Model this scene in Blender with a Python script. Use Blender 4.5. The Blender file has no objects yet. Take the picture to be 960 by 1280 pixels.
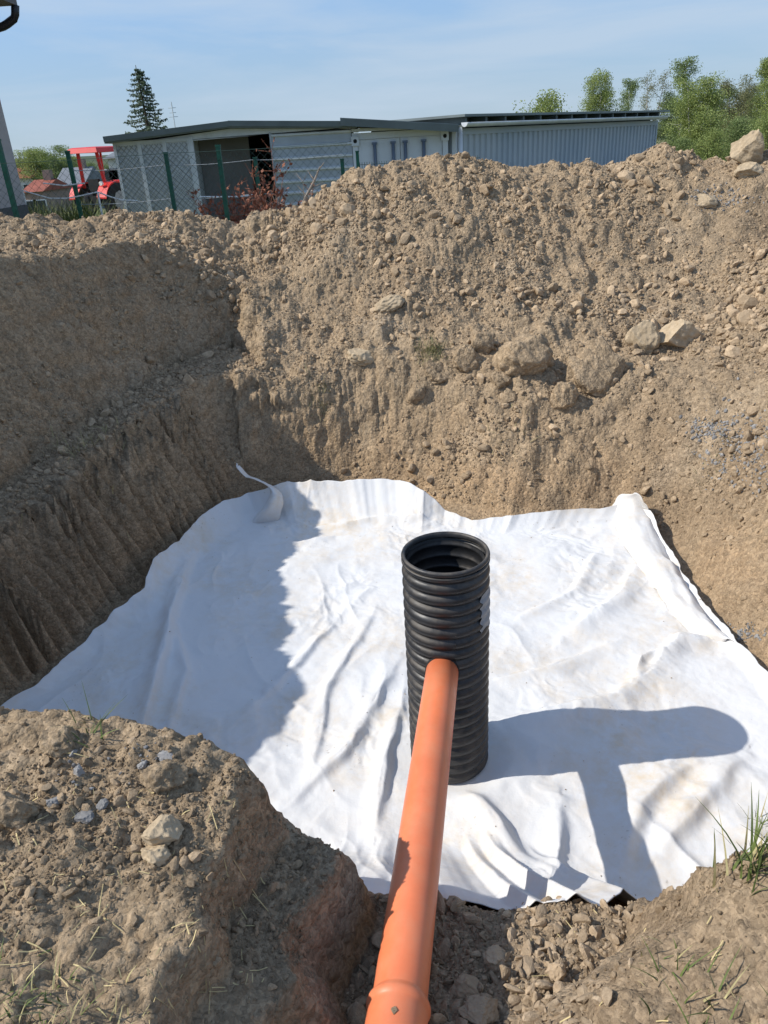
import bpy, bmesh, math, random
import numpy as np
from mathutils import Vector, Matrix, Euler
random.seed(7); rng = np.random.default_rng(7)
S = bpy.context.scene
C = S.collection
RAD = math.radians

# ------------------------------------------------------------------ camera
FPX, PITCH, ROLL, EYE = 940.0, RAD(26), RAD(3.4), 3.13       # photo is 960 x 1280
fw = np.array([0, math.cos(PITCH), -math.sin(PITCH)]); rt = np.array([1., 0, 0]); up = np.cross(rt, fw)
RX = rt*math.cos(ROLL) - up*math.sin(ROLL); UX = rt*math.sin(ROLL) + up*math.cos(ROLL)
E0 = np.array([0, 0, EYE])
cam = bpy.data.cameras.new('camera'); cam.sensor_fit = 'VERTICAL'; cam.sensor_height = 36
cam.lens = FPX/1280*36; cam.clip_start = 0.05; cam.clip_end = 9000
co = bpy.data.objects.new('camera', cam); C.objects.link(co)
co.matrix_world = Matrix(((RX[0], UX[0], -fw[0], 0), (RX[1], UX[1], -fw[1], 0), (RX[2], UX[2], -fw[2], EYE), (0, 0, 0, 1)))
S.camera = co
# ------------------------------------------------------------------ sky and sun
SUN_EL, SUN_AZ = RAD(41.5), RAD(267)      # azimuth clockwise from +Y: the sun stands to the left
W = bpy.data.worlds.new('World'); S.world = W; W.use_nodes = True
nt = W.node_tree; nd = nt.nodes; bg = nd['Background']
sky = nd.new('ShaderNodeTexSky'); sky.sky_type = 'NISHITA'; sky.sun_disc = False
sky.sun_elevation = SUN_EL; sky.sun_rotation = SUN_AZ
sky.air_density = 1.0; sky.dust_density = 0.2; sky.ozone_density = 2.5
tc = nd.new('ShaderNodeTexCoord'); mp = nd.new('ShaderNodeMapping')
mp.inputs['Scale'].default_value = (1.0, 1.0, 7.0); mp.inputs['Rotation'].default_value = (0.08, 0.1, 0.4)
nz = nd.new('ShaderNodeTexNoise'); nz.inputs['Scale'].default_value = 2.3; nz.inputs['Detail'].default_value = 7; nz.inputs['Roughness'].default_value = 0.55
nz.inputs['Distortion'].default_value = 0.4
rp = nd.new('ShaderNodeValToRGB'); rp.color_ramp.elements[0].position = 0.42; rp.color_ramp.elements[1].position = 0.63
rp.color_ramp.elements[1].color = (0.6, 0.6, 0.6, 1)
mx = nd.new('ShaderNodeMixRGB'); mx.inputs[2].default_value = (2.5, 3.0, 3.6, 1)
lk = nt.links.new
lk(tc.outputs['Generated'], mp.inputs[0]); lk(mp.outputs[0], nz.inputs['Vector']); lk(nz.outputs['Fac'], rp.inputs[0])
sxz = nd.new('ShaderNodeSeparateXYZ'); lk(tc.outputs['Generated'], sxz.inputs[0])
hz_ = nd.new('ShaderNodeMapRange'); hz_.interpolation_type = 'SMOOTHSTEP'; lk(sxz.outputs['Z'], hz_.inputs['Value'])
hz_.inputs['From Min'].default_value = -0.02; hz_.inputs['From Max'].default_value = 0.60; hz_.inputs['To Min'].default_value = 0.9; hz_.inputs['To Max'].default_value = 0.0
mh_ = nd.new('ShaderNodeMixRGB'); hr_ = nd.new('ShaderNodeValToRGB'); hr_.color_ramp.elements[0].position = 0.02; hr_.color_ramp.elements[0].color = (1.55, 2.15, 2.85, 1); hr_.color_ramp.elements[1].position = 0.20; hr_.color_ramp.elements[1].color = (0.85, 1.62, 3.05, 1)
lk(sxz.outputs['Z'], hr_.inputs[0]); lk(hr_.outputs[0], mh_.inputs[2]); lk(hz_.outputs[0], mh_.inputs[0]); lk(sky.outputs[0], mh_.inputs[1])
lk(rp.outputs[0], mx.inputs[0]); lk(mh_.outputs[0], mx.inputs[1]); lk(mx.outputs[0], bg.inputs[0])
bg.inputs[1].default_value = 0.15
sl = bpy.data.lights.new('sun', 'SUN'); sl.energy = 3.4; sl.angle = RAD(0.53); sl.color = (1, 0.95, 0.87)
so = bpy.data.objects.new('sun', sl); C.objects.link(so)
SUNV = Vector((math.sin(SUN_AZ)*math.cos(SUN_EL), math.cos(SUN_AZ)*math.cos(SUN_EL), math.sin(SUN_EL)))
so.rotation_euler = SUNV.to_track_quat('Z', 'Y').to_euler(); so.location = SUNV*30
S.view_settings.view_transform = 'Standard'; S.view_settings.look = 'None'
S.view_settings.exposure = 0.56; S.view_settings.gamma = 1

# ------------------------------------------------------------------ measuring helpers
def ray(x, y):
    d = fw*FPX + RX*(x-480) - UX*(y-640); return d/np.linalg.norm(d)
def atz(x, y, z): d = ray(x, y); return E0 + d*((z-EYE)/d[2])
def aty(x, y, Y): d = ray(x, y); return E0 + d*(Y/d[1])
def proj(p):
    v = np.asarray(p) - E0; z = v @ fw
    return 480+FPX*(v @ RX)/z, 640-FPX*(v @ UX)/z, z

# ------------------------------------------------------------------ noise
def perlin(x, y, seed=0):
    x = np.asarray(x, float); y = np.asarray(y, float)
    xi = np.floor(x).astype(np.int64); yi = np.floor(y).astype(np.int64); xf = x-xi; yf = y-yi
    def g(ix, iy, fx, fy):
        h = (ix*374761393 + iy*668265263 + seed*974711) & 0xffffffff
        h = ((h ^ (h >> 13))*1274126177) & 0xffffffff; h = h ^ (h >> 16)
        a = (h & 0xffff)*(2*math.pi/65536)
        return np.cos(a)*fx + np.sin(a)*fy
    u = xf*xf*xf*(xf*(xf*6-15)+10); v = yf*yf*yf*(yf*(yf*6-15)+10)
    a = g(xi, yi, xf, yf); b = g(xi+1, yi, xf-1, yf); c = g(xi, yi+1, xf, yf-1); d = g(xi+1, yi+1, xf-1, yf-1)
    return (a+(b-a)*u + ((c+(d-c)*u)-(a+(b-a)*u))*v)*1.5
def fbm(x, y, oct=4, seed=0, rough=0.5):
    s = 0; a = 1
    for o in range(oct):
        s = s + a*perlin(x*2**o, y*2**o, seed+o*17); a *= rough
    return s
def smooth(a, b, x):
    t = np.clip((np.asarray(x)-a)/(b-a), 0, 1); return t*t*(3-2*t)
def smin(a, b, k):
    h = np.clip(0.5+0.5*(b-a)/k, 0, 1); return b+(a-b)*h - k*h*(1-h)
def smax(a, b, k): return -smin(-a, -b, k)

# ------------------------------------------------------------------ materials
MATS = {}
def pm(name, col, rough=0.7, var=0.0, scale=8.0, metal=0.0, bump=0.0, bscale=60.0, spec=0.3, col2=None, rnd=0.0, coords='Object', detail=5.0):
    m = bpy.data.materials.new(name); m.use_nodes = True
    t = m.node_tree; n = t.nodes; b = n['Principled BSDF']; L = t.links.new
    b.inputs['Roughness'].default_value = rough; b.inputs['Metallic'].default_value = metal
    b.inputs['Specular IOR Level'].default_value = spec
    c = (*col, 1); b.inputs['Base Color'].default_value = c
    tcn = n.new('ShaderNodeTexCoord'); out = None
    if var or col2:
        z = n.new('ShaderNodeTexNoise'); z.inputs['Scale'].default_value = scale; z.inputs['Detail'].default_value = detail; z.inputs['Roughness'].default_value = 0.6
        L(tcn.outputs[coords], z.inputs['Vector'])
        r = n.new('ShaderNodeValToRGB'); L(z.outputs['Fac'], r.inputs[0])
        c2 = col2 or tuple(v*(1+var) for v in col); c1 = col if col2 else tuple(v*(1-var) for v in col)
        r.color_ramp.elements[0].position = 0.32; r.color_ramp.elements[1].position = 0.68
        r.color_ramp.elements[0].color = (*c1, 1); r.color_ramp.elements[1].color = (*c2, 1); out = r.outputs[0]
        L(out, b.inputs['Base Color'])
    if rnd:
        oi = n.new('ShaderNodeObjectInfo'); mr = n.new('ShaderNodeMapRange')
        mr.inputs['To Min'].default_value = 1-rnd; mr.inputs['To Max'].default_value = 1+rnd; L(oi.outputs['Random'], mr.inputs['Value'])
        hs = n.new('ShaderNodeHueSaturation'); L(mr.outputs[0], hs.inputs['Value'])
        if out: L(out, hs.inputs['Color'])
        else: hs.inputs['Color'].default_value = c
        L(hs.outputs[0], b.inputs['Base Color'])
    if bump:
        z2 = n.new('ShaderNodeTexNoise'); z2.inputs['Scale'].default_value = bscale; z2.inputs['Detail'].default_value = 6
        L(tcn.outputs[coords], z2.inputs['Vector'])
        bp = n.new('ShaderNodeBump'); bp.inputs['Strength'].default_value = bump; bp.inputs['Distance'].default_value = 0.01
        L(z2.outputs['Fac'], bp.inputs['Height']); L(bp.outputs[0], b.inputs['Normal'])
    MATS[name] = m; return m

def soil_material():
    m = bpy.data.materials.new('soil'); m.use_nodes = True
    t = m.node_tree; n = t.nodes; b = n['Principled BSDF']; L = t.links.new
    b.inputs['Roughness'].default_value = 1.0; b.inputs['Specular IOR Level'].default_value = 0.1
    g = n.new('ShaderNodeNewGeometry')
    def noise(scale, det=6, rough=0.6):
        z = n.new('ShaderNodeTexNoise'); z.inputs['Scale'].default_value = scale; z.inputs['Detail'].default_value = det; z.inputs['Roughness'].default_value = rough
        L(g.outputs['Position'], z.inputs['Vector']); return z.outputs['Fac']
    def ramp(f, a, b_, ca, cb):
        r = n.new('ShaderNodeValToRGB'); L(f, r.inputs[0]); r.color_ramp.elements[0].position = a; r.color_ramp.elements[1].position = b_
        r.color_ramp.elements[0].color = (*ca, 1); r.color_ramp.elements[1].color = (*cb, 1); return r.outputs[0]
    def mix(f, a, b_, mode='MIX'):
        x = n.new('ShaderNodeMixRGB'); x.blend_type = mode
        if isinstance(f, float): x.inputs[0].default_value = f
        else: L(f, x.inputs[0])
        L(a, x.inputs[1]); L(b_, x.inputs[2]) if not isinstance(b_, tuple) else setattr(x.inputs[2], 'default_value', (*b_, 1))
        return x.outputs[0]
    base = ramp(noise(1.1), 0.35, 0.66, (0.438, 0.322, 0.203), (0.592, 0.430, 0.267))
    base = mix(ramp(noise(7.0), 0.42, 0.7, (0, 0, 0), (0.7, 0.7, 0.7)), base, (0.370, 0.280, 0.186))
    # deeper clay of the cut walls is warmer
    sx = n.new('ShaderNodeSeparateXYZ'); L(g.outputs['Position'], sx.inputs[0])
    mr = n.new('ShaderNodeMapRange'); L(sx.outputs['Z'], mr.inputs['Value']); mr.inputs['From Min'].default_value = 0.25; mr.inputs['From Max'].default_value = 0.9
    mr.inputs['To Min'].default_value = 0.55; mr.inputs['To Max'].default_value = 0.0
    mm = n.new('ShaderNodeMath'); mm.operation = 'MULTIPLY'; L(mr.outputs[0], mm.inputs[0]); L(ramp(noise(2.2), 0.35, 0.62, (0.15,)*3, (1,)*3), mm.inputs[1])
    base = mix(mm.outputs[0], base, (0.613, 0.388, 0.207))
    base = mix(ramp(noise(0.55, 4), 0.52, 0.64, (0,)*3, (0.75,)*3), base, (0.313, 0.225, 0.143))
    base = mix(ramp(noise(0.8, 5), 0.56, 0.68, (0,)*3, (0.55,)*3), base, (0.654, 0.515, 0.357))
    base = mix(ramp(noise(40.0), 0.3, 0.75, (0,)*3, (0.6,)*3), base, ramp(noise(90.0), 0.3, 0.7, (0.334, 0.248, 0.157), (0.613, 0.472, 0.315)))
    wn = n.new('ShaderNodeTexNoise'); wn.inputs['Scale'].default_value = 25; L(g.outputs['Position'], wn.inputs['Vector'])
    wv = n.new('ShaderNodeVectorMath'); wv.operation = 'MULTIPLY_ADD'; L(wn.outputs['Color'], wv.inputs[0]); wv.inputs[1].default_value = (0.03, 0.03, 0.03); L(g.outputs['Position'], wv.inputs[2])
    vors = []
    for sc_ in (34.0, 85.0):
        vo = n.new('ShaderNodeTexVoronoi'); vo.inputs['Scale'].default_value = sc_; vo.inputs['Randomness'].default_value = 1.0; L(wv.outputs[0], vo.inputs['Vector']); vors.append(vo)
        sc2 = n.new('ShaderNodeSeparateColor'); L(vo.outputs['Color'], sc2.inputs[0])
        base = mix(1.0, base, ramp(sc2.outputs[0], 0.0, 1.0, (0.66,)*3, (1.0,)*3), 'MULTIPLY')
    L(base, b.inputs['Base Color'])
    hs = None
    for sc, st, dist in ((28.0, 0.55, 0.03), (120.0, 0.6, 0.008)):
        bp = n.new('ShaderNodeBump'); bp.inputs['Strength'].default_value = st; bp.inputs['Distance'].default_value = dist
        L(noise(sc, 8, 0.68), bp.inputs['Height'])
        if hs: L(hs, bp.inputs['Normal'])
        hs = bp.outputs[0]
    for vo, st, dist in ((vors[0], 0.55, 0.016), (vors[1], 0.5, 0.007)):
        bp = n.new('ShaderNodeBump'); bp.invert = True; bp.inputs['Strength'].default_value = st; bp.inputs['Distance'].default_value = dist; L(vo.outputs['Distance'], bp.inputs['Height']); L(hs, bp.inputs['Normal']); hs = bp.outputs[0]
    L(hs, b.inputs['Normal']); MATS['soil'] = m
soil_material()
pm('clod', (0.351, 0.257, 0.165), 1.0, col2=(0.509, 0.383, 0.249), scale=3, bump=0.8, bscale=14, spec=0.08, rnd=0.25)
pm('lump', (0.376, 0.280, 0.179), 1.0, col2=(0.557, 0.417, 0.269), scale=22, bump=1.0, bscale=70, spec=0.08, rnd=0.08, detail=8)
pm('rock', (0.343, 0.264, 0.170), 0.95, col2=(0.490, 0.386, 0.258), scale=12, bump=0.8, bscale=40, spec=0.12, rnd=0.08)
pm('trench_rock', (0.314, 0.235, 0.156), 0.95, col2=(0.473, 0.363, 0.243), scale=2.0, bump=0.6, bscale=10, spec=0.12, rnd=0.25)
pm('blue_stone', (0.202, 0.196, 0.188), 0.9, col2=(0.323, 0.312, 0.297), scale=2, bump=0.5, bscale=9, rnd=0.25)
pm('straw', (0.50, 0.40, 0.20), 0.8, var=0.25, scale=30)
pm('dead_grass', (0.36, 0.31, 0.15), 0.8, var=0.3, scale=20)
pm('grass', (0.105, 0.135, 0.035), 0.7, var=0.4, scale=14)
pm('dry_green', (0.17, 0.17, 0.075), 0.8, var=0.4, scale=18)
pm('black_plastic', (0.019, 0.0195, 0.021), 0.42, var=0.5, scale=5, bump=0.12, bscale=25, spec=0.45)
pm('orange_plastic', (0.73, 0.195, 0.08), 0.38, var=0.10, scale=4, spec=0.45, bump=0.03, bscale=12)
pm('sticker', (0.24, 0.255, 0.27), 0.6, var=0.1, scale=20)
pm('dark_slit', (0.02, 0.02, 0.02), 0.9)
pm('green_post', (0.012, 0.085, 0.055), 0.45, var=0.15, scale=4)
pm('green_wire', (0.035, 0.07, 0.06), 0.55)
pm('galv', (0.60, 0.63, 0.64), 0.45, var=0.1, scale=3, metal=0.3)
pm('wire_grey', (0.36, 0.38, 0.385), 0.5, metal=0.3)
pm('corrugated_grey', (0.36, 0.40, 0.43), 0.4, var=0.12, scale=1.5, metal=0.4)
pm('roof_dark', (0.10, 0.125, 0.125), 0.5, var=0.15, scale=1.5)
pm('roof_top', (0.16, 0.19, 0.19), 0.5, var=0.15, scale=1.5)
pm('white_steel', (0.60, 0.63, 0.66), 0.5, var=0.06, scale=1.5)
pm('blue_steel', (0.34, 0.395, 0.45), 0.55, col2=(0.43, 0.465, 0.50), scale=0.7)
pm('dark_rod', (0.15, 0.18, 0.23), 0.5)
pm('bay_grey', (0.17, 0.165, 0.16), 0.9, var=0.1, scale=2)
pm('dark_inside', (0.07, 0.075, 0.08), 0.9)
pm('red_paint', (0.60, 0.035, 0.03), 0.4, var=0.12, scale=3)
pm('rubber', (0.022, 0.022, 0.023), 0.85)
pm('grey_rim', (0.33, 0.34, 0.35), 0.6)
pm('white_paint', (0.78, 0.77, 0.73), 0.6, var=0.05)
pm('plaster', (0.42, 0.37, 0.345), 0.95, var=0.06, scale=3, bump=0.2, bscale=120)
pm('plinth', (0.10, 0.095, 0.09), 0.9, var=0.15, scale=12)
pm('soffit', (0.19, 0.175, 0.18), 0.8, var=0.05)
pm('black_gutter', (0.025, 0.026, 0.03), 0.4)
pm('roof_red', (0.27, 0.085, 0.055), 0.85, var=0.2, scale=1.5)
pm('roof_grey', (0.17, 0.185, 0.20), 0.8, var=0.15, scale=1)
pm('house_white', (0.62, 0.60, 0.56), 0.9, var=0.05)
pm('house_brown', (0.28, 0.21, 0.17), 0.9, var=0.1)
pm('glass', (0.03, 0.04, 0.05), 0.1, spec=0.6)
pm('bark_birch', (0.62, 0.60, 0.55), 0.9, col2=(0.25, 0.22, 0.19), scale=4)
pm('bark', (0.10, 0.08, 0.06), 0.95, var=0.3, scale=6)
for nm, c, c2 in (('leaf_a', (0.18, 0.235, 0.06), (0.36, 0.41, 0.14)), ('leaf_b', (0.13, 0.185, 0.06), (0.26, 0.32, 0.12)),
                  ('leaf_c', (0.17, 0.18, 0.08), (0.27, 0.265, 0.13)), ('needle', (0.07, 0.105, 0.065), (0.16, 0.20, 0.13))):
    m = pm(nm, c, 0.6, col2=c2, scale=1.1, detail=8); t_ = m.node_tree; pb_ = t_.nodes['Principled BSDF']; tl_ = t_.nodes.new('ShaderNodeBsdfTranslucent'); ms_ = t_.nodes.new('ShaderNodeMixShader'); ms_.inputs[0].default_value = 0.35
    t_.links.new(pb_.inputs['Base Color'].links[0].from_socket, tl_.inputs[0]); t_.links.new(pb_.outputs[0], ms_.inputs[1]); t_.links.new(tl_.outputs[0], ms_.inputs[2]); t_.links.new(ms_.outputs[0], t_.nodes['Material Output'].inputs[0])
pm('twig_red', (0.20, 0.075, 0.045), 0.9, col2=(0.32, 0.14, 0.085), scale=6)
pm('twig_grey', (0.30, 0.25, 0.20), 0.9, var=0.2, scale=6)
pm('field', (0.09, 0.115, 0.035), 1.0, col2=(0.17, 0.155, 0.07), scale=0.12, bump=0.4, bscale=6)
pm('hill', (0.045, 0.065, 0.03), 1.0, col2=(0.08, 0.095, 0.045), scale=0.006)

def dusty(name, dust, amount, up):
    # settled dust: upward faces of the ribs, or patches all over
    t = MATS[name].node_tree; n = t.nodes; b = n['Principled BSDF']; L = t.links.new; src = b.inputs['Base Color'].links[0].from_socket
    g = n.new('ShaderNodeNewGeometry'); z = n.new('ShaderNodeTexNoise'); z.inputs['Scale'].default_value = 9; z.inputs['Detail'].default_value = 9; z.inputs['Roughness'].default_value = 0.7; L(g.outputs['Position'], z.inputs['Vector'])
    r_ = n.new('ShaderNodeMapRange'); L(z.outputs['Fac'], r_.inputs['Value']); r_.inputs['From Min'].default_value = 0.42; r_.inputs['From Max'].default_value = 0.75; r_.inputs['To Max'].default_value = amount
    f = r_.outputs[0]
    if up:
        sx = n.new('ShaderNodeSeparateXYZ'); L(g.outputs['Normal'], sx.inputs[0]); m2 = n.new('ShaderNodeMapRange'); L(sx.outputs['Z'], m2.inputs['Value']); m2.inputs['From Min'].default_value = 0.1; m2.inputs['From Max'].default_value = 0.8
        mu = n.new('ShaderNodeMath'); mu.operation = 'MULTIPLY'; L(f, mu.inputs[0]); L(m2.outputs[0], mu.inputs[1]); f = mu.outputs[0]
    x = n.new('ShaderNodeMixRGB'); L(f, x.inputs[0]); L(src, x.inputs[1]); x.inputs[2].default_value = (*dust, 1); L(x.outputs[0], b.inputs['Base Color'])
    ro = n.new('ShaderNodeMapRange'); L(f, ro.inputs['Value']); ro.inputs['To Min'].default_value = b.inputs['Roughness'].default_value; ro.inputs['To Max'].default_value = 0.95; L(ro.outputs[0], b.inputs['Roughness'])
dusty('black_plastic', (0.20, 0.165, 0.125), 0.75, True)
dusty('orange_plastic', (0.60, 0.33, 0.19), 0.3, False)

# ------------------------------------------------------------------ mesh builder
class MB:
    def __init__(s): s.v = []; s.f = []
    def add(s, v, f):
        k = len(s.v); s.v += [tuple(map(float, p)) for p in v]; s.f += [tuple(i+k for i in q) for q in f]; return s
    def hexa(s, p): return s.add(p, [(0, 3, 2, 1), (4, 5, 6, 7), (0, 1, 5, 4), (1, 2, 6, 5), (2, 3, 7, 6), (3, 0, 4, 7)])
    def box(s, a, b):
        (x0, y0, z0), (x1, y1, z1) = a, b
        return s.hexa([(x0, y0, z0), (x1, y0, z0), (x1, y1, z0), (x0, y1, z0), (x0, y0, z1), (x1, y0, z1), (x1, y1, z1), (x0, y1, z1)])
    def beam(s, p, q, w, h, upv=(0, 0, 1)):
        p = Vector(p); q = Vector(q); d = (q-p).normalized(); u = Vector(upv)
        if abs(d.dot(u)) > 0.98: u = Vector((0, 1, 0))
        a = d.cross(u).normalized()*w/2; b = a.cross(d).normalized()*h/2
        return s.hexa([p-a-b, p+a-b, p+a+b, p-a+b, q-a-b, q+a-b, q+a+b, q-a+b])
    def tube(s, pts, r, n=8, cap=True):
        pts = [Vector(p) for p in pts]; rr = r if isinstance(r, (list, tuple)) else [r]*len(pts)
        k = len(s.v); ref = Vector((0.3, 0.2, 1)) if abs((pts[-1]-pts[0]).normalized().z) < 0.9 else Vector((1, 0.1, 0))
        for i, p in enumerate(pts):
            d = (pts[min(i+1, len(pts)-1)]-pts[max(i-1, 0)]).normalized(); a = d.cross(ref).normalized(); b = d.cross(a)
            for j in range(n):
                t = 2*math.pi*j/n; s.v.append(tuple(p+(a*math.cos(t)+b*math.sin(t))*rr[i]))
        for i in range(len(pts)-1):
            for j in range(n): s.f.append((k+i*n+j, k+i*n+(j+1) % n, k+(i+1)*n+(j+1) % n, k+(i+1)*n+j))
        if cap: s.f.append(tuple(k+j for j in range(n))[::-1]); s.f.append(tuple(k+(len(pts)-1)*n+j for j in range(n)))
        return s
    def prism(s, poly, off):                     # planar polygon (3-D points) swept by off
        n = len(poly); o = Vector(off); P = [Vector(p) for p in poly]
        return s.add(P+[p+o for p in P], [tuple(range(n))[::-1], tuple(range(n, 2*n))]+[(i, (i+1) % n, n+(i+1) % n, n+i) for i in range(n)])
    def build(s, name, mat, parent=None, shade=False, fix=True):
        o = Vector(world_loc(parent)); me = bpy.data.meshes.new(name)
        me.from_pydata([tuple(Vector(p)-o) for p in s.v], [], s.f); me.update()
        if fix:
            bm = bmesh.new(); bm.from_mesh(me); bmesh.ops.recalc_face_normals(bm, faces=bm.faces); bm.to_mesh(me); bm.free()
        return link(name, me, mat, parent, shade)
def world_loc(p):
    l = Vector((0, 0, 0))
    while p is not None: l = l+Vector(p.location); p = p.parent
    return l
def link(name, me, mat, parent=None, shade=False):
    if mat: me.materials.append(MATS[mat])
    if shade: me.polygons.foreach_set('use_smooth', [True]*len(me.polygons))
    ob = bpy.data.objects.new(name, me); C.objects.link(ob); ob.parent = parent; return ob
def np_mesh(name, V, F):
    me = bpy.data.meshes.new(name); V = np.asarray(V, np.float32); F = np.asarray(F, np.int32); k = F.shape[1]
    me.vertices.add(len(V)); me.vertices.foreach_set('co', V.ravel())
    me.loops.add(F.size); me.loops.foreach_set('vertex_index', F.ravel())
    me.polygons.add(len(F)); me.polygons.foreach_set('loop_start', np.arange(0, F.size, k, dtype=np.int32))
    me.update(calc_edges=True); return me
def grid_faces(nr, nc):
    i = np.arange(nr-1)[:, None]*nc + np.arange(nc-1)[None, :]
    return np.stack([i, i+1, i+nc+1, i+nc], -1).reshape(-1, 4)
def tag(o, label=None, cat=None, group=None, kind=None):
    for k, v in (('label', label), ('category', cat), ('group', group), ('kind', kind)):
        if v: o[k] = v
    return o
def thing(name, loc, label, cat, group=None):
    o = bpy.data.objects.new(name, None); C.objects.link(o); o.location = tuple(map(float, loc)); o.empty_display_size = 0.1
    return tag(o, label, cat, group)

# ------------------------------------------------------------------ the terrain as a height function
PIT = np.array([(-2.62, 3.8), (-2.27, 4.25), (-1.99, 5.25), (-1.52, 6.6), (-1.4, 6.95), (-.3, 7.02), (.36, 6.74), (1.16, 6.15), (2.06, 6.13),
                (2.47, 5.68), (2.34, 4.6), (2.39, 3.95), (2.42, 3.6), (2.36, 2.6), (1.7, 2.06), (1.05, 1.98), (.78, 2.04), (-.1, 2.1), (-.45, 2.4), (-1.3, 2.5), (-2.2, 2.55), (-2.85, 3.0)])
PITS = [1.95, 1.95, 1.95, 2.1, 2.0, 1.5, 1.3, 1.25, 1.3, 1.3, 1.35, 1.4, 1.6, 2.0, 2.4, 2.3, 2.3, 3.0, 3.4, 3.4, 3.2, 2.6]      # wall slope per edge
BENCH = np.array([(-2.6, 4.15), (-2.3, 4.6), (-1.9, 5.7), (-1.55, 6.5), (-1.1, 6.9), (-1.12, 7.7), (-1.55, 8.45), (-2.0, 8.1), (-2.36, 7.2), (-2.62, 6.25), (-2.82, 5.2), (-2.86, 4.5)])
def sdf(poly, x, y):
    """distance to polygon (negative inside), nearest edge index, position along the outline"""
    n = len(poly); best = np.full(x.shape, 1e9); idx = np.zeros(x.shape, int); al = np.zeros(x.shape); ins = np.zeros(x.shape, bool); acc = 0
    for i in range(n):
        a = poly[i]; b = poly[(i+1) % n]; e = b-a; L2 = e@e; L = math.sqrt(L2)
        t = np.clip(((x-a[0])*e[0]+(y-a[1])*e[1])/L2, 0, 1)
        d = np.hypot(x-a[0]-t*e[0], y-a[1]-t*e[1]); m = d < best
        best = np.where(m, d, best); idx = np.where(m, i, idx); al = np.where(m, acc+t*L, al); acc += L
        c = ((a[1] > y) != (b[1] > y)); xx = a[0]+(y-a[1])*e[0]/(e[1] if abs(e[1]) > 1e-9 else 1e-9)
        ins ^= (c & (x < xx))
    return np.where(ins, -best, best), idx, al
CP = []
def cp(*l):
    for px, py, Y in l: CP.append(aty(px, py, Y))
# far heap: lip above the cut, slope, crest
cp((330, 505, 7.0), (400, 525, 6.85), (500, 535, 6.75), (600, 528, 6.5), (700, 535, 6.4), (800, 545, 6.1), (880, 560, 5.7), (960, 585, 5.2))
cp((345, 440, 7.9), (450, 442, 7.7), (600, 440, 7.5), (750, 440, 7.4), (900, 445, 6.9), (960, 445, 6.6))
cp((360, 350, 8.9), (450, 350, 8.7), (550, 350, 8.5), (650, 350, 8.5), (750, 350, 8.5), (850, 350, 8.4), (960, 350, 7.8))
cp((330, 300, 9.7), (450, 270, 9.4), (600, 268, 9.3), (750, 272, 9.3), (860, 265, 9.2), (960, 280, 8.8))
cp((340, 272, 10.2), (400, 258, 10.0), (440, 222, 10.1), (490, 214, 10.0), (530, 210, 10.1), (570, 200, 10.1), (610, 208, 10.1), (650, 213, 10.1), (700, 216, 10.1),
   (760, 214, 10.1), (800, 208, 10.0), (840, 192, 10.0), (870, 205, 9.9), (900, 218, 9.8), (925, 208, 9.6), (950, 200, 9.5), (1010, 195, 9.5))
# left ridge and the heap behind it
cp((-60, 330, 5.4), (0, 335, 6.0), (60, 342, 6.6), (146, 336, 7.4), (200, 304, 8.3), (240, 325, 8.7), (272, 340, 8.9), (300, 345, 9.2))
cp((40, 330, 8.4), (100, 322, 8.8), (150, 300, 9.3), (10, 300, 9.2), (230, 290, 9.6))
cp((-60, 275, 10.0), (0, 276, 10.2), (60, 276, 10.3), (110, 276, 10.3), (170, 268, 10.3), (210, 262, 10.3), (250, 272, 10.3), (285, 282, 10.4))
CP += [np.array(p) for p in [(-3.4, 4.6, 2.8), (-3.6, 3.6, 2.7), (-3.4, 2.8, 2.4), (-4.5, 5, 2.0), (-4.5, 3, 1.7), (-4.6, 7, 2.2), (-5.5, 9, 2.2), (-2.6, 1.9, 1.6), (-6.5, 6, 1.6), (-6.5, 2, 1.5), (-6.5, 10, 1.7),
       (-1.26, 1.9, 1.45), (-2.0, 1.9, 1.42), (-.6, 1.8, 1.46), (-.7, 1.5, 1.38), (-1.2, .9, 1.44), (-.7, .9, 1.34), (0, .2, 1.5), (-2.5, 0, 1.5), (.95, 1.45, 1.42), (.72, 1.6, 1.02), (.75, 1.0, 1.2), (1.3, 1.0, 1.42), (1.6, 1.9, 1.36), (2.4, 2.0, 1.3), (2.9, 3, 1.2), (3.2, 4, 1.2),
       (2.75, 4.8, .62), (3.1, 4.8, 1.0), (3.6, 5.2, 1.3), (3.2, 0, 1.4), (5, 2, 1.4), (5, 5, 1.7), (4.6, 7, 2.1), (6, 9, 2.4), (7.5, 6, 1.6), (7.5, 2, 1.4), (7.5, 10, 2.0),
       (-4, 11.8, 1.6), (-2, 11.8, 1.6), (0, 12.2, 1.6), (2, 12.3, 1.7), (4, 12.3, 1.7), (6.5, 12.3, 1.5), (-6.5, 12.3, 1.4), (0, -2, 1.5), (-5, -2, 1.5), (5, -2, 1.4)]]
CP = np.array(CP)
def tps_fit(P):
    n = len(P); d = np.hypot(P[:, None, 0]-P[None, :, 0], P[:, None, 1]-P[None, :, 1])
    K = np.where(d > 0, d*d*np.log(d+1e-12), 0)+np.eye(n)*0.02
    A = np.zeros((n+3, n+3)); A[:n, :n] = K; A[:n, n] = 1; A[:n, n+1:] = P[:, :2]; A[n, :n] = 1; A[n+1:, :n] = P[:, :2].T
    return np.linalg.solve(A, np.concatenate([P[:, 2], [0, 0, 0]]))
TW = tps_fit(CP)
def tps(x, y):
    s = TW[-3]+TW[-2]*x+TW[-1]*y
    for p, w in zip(CP, TW[:-3]):
        r2 = (x-p[0])**2+(y-p[1])**2; s = s+w*0.5*r2*np.log(r2+1e-12)
    return s
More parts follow.
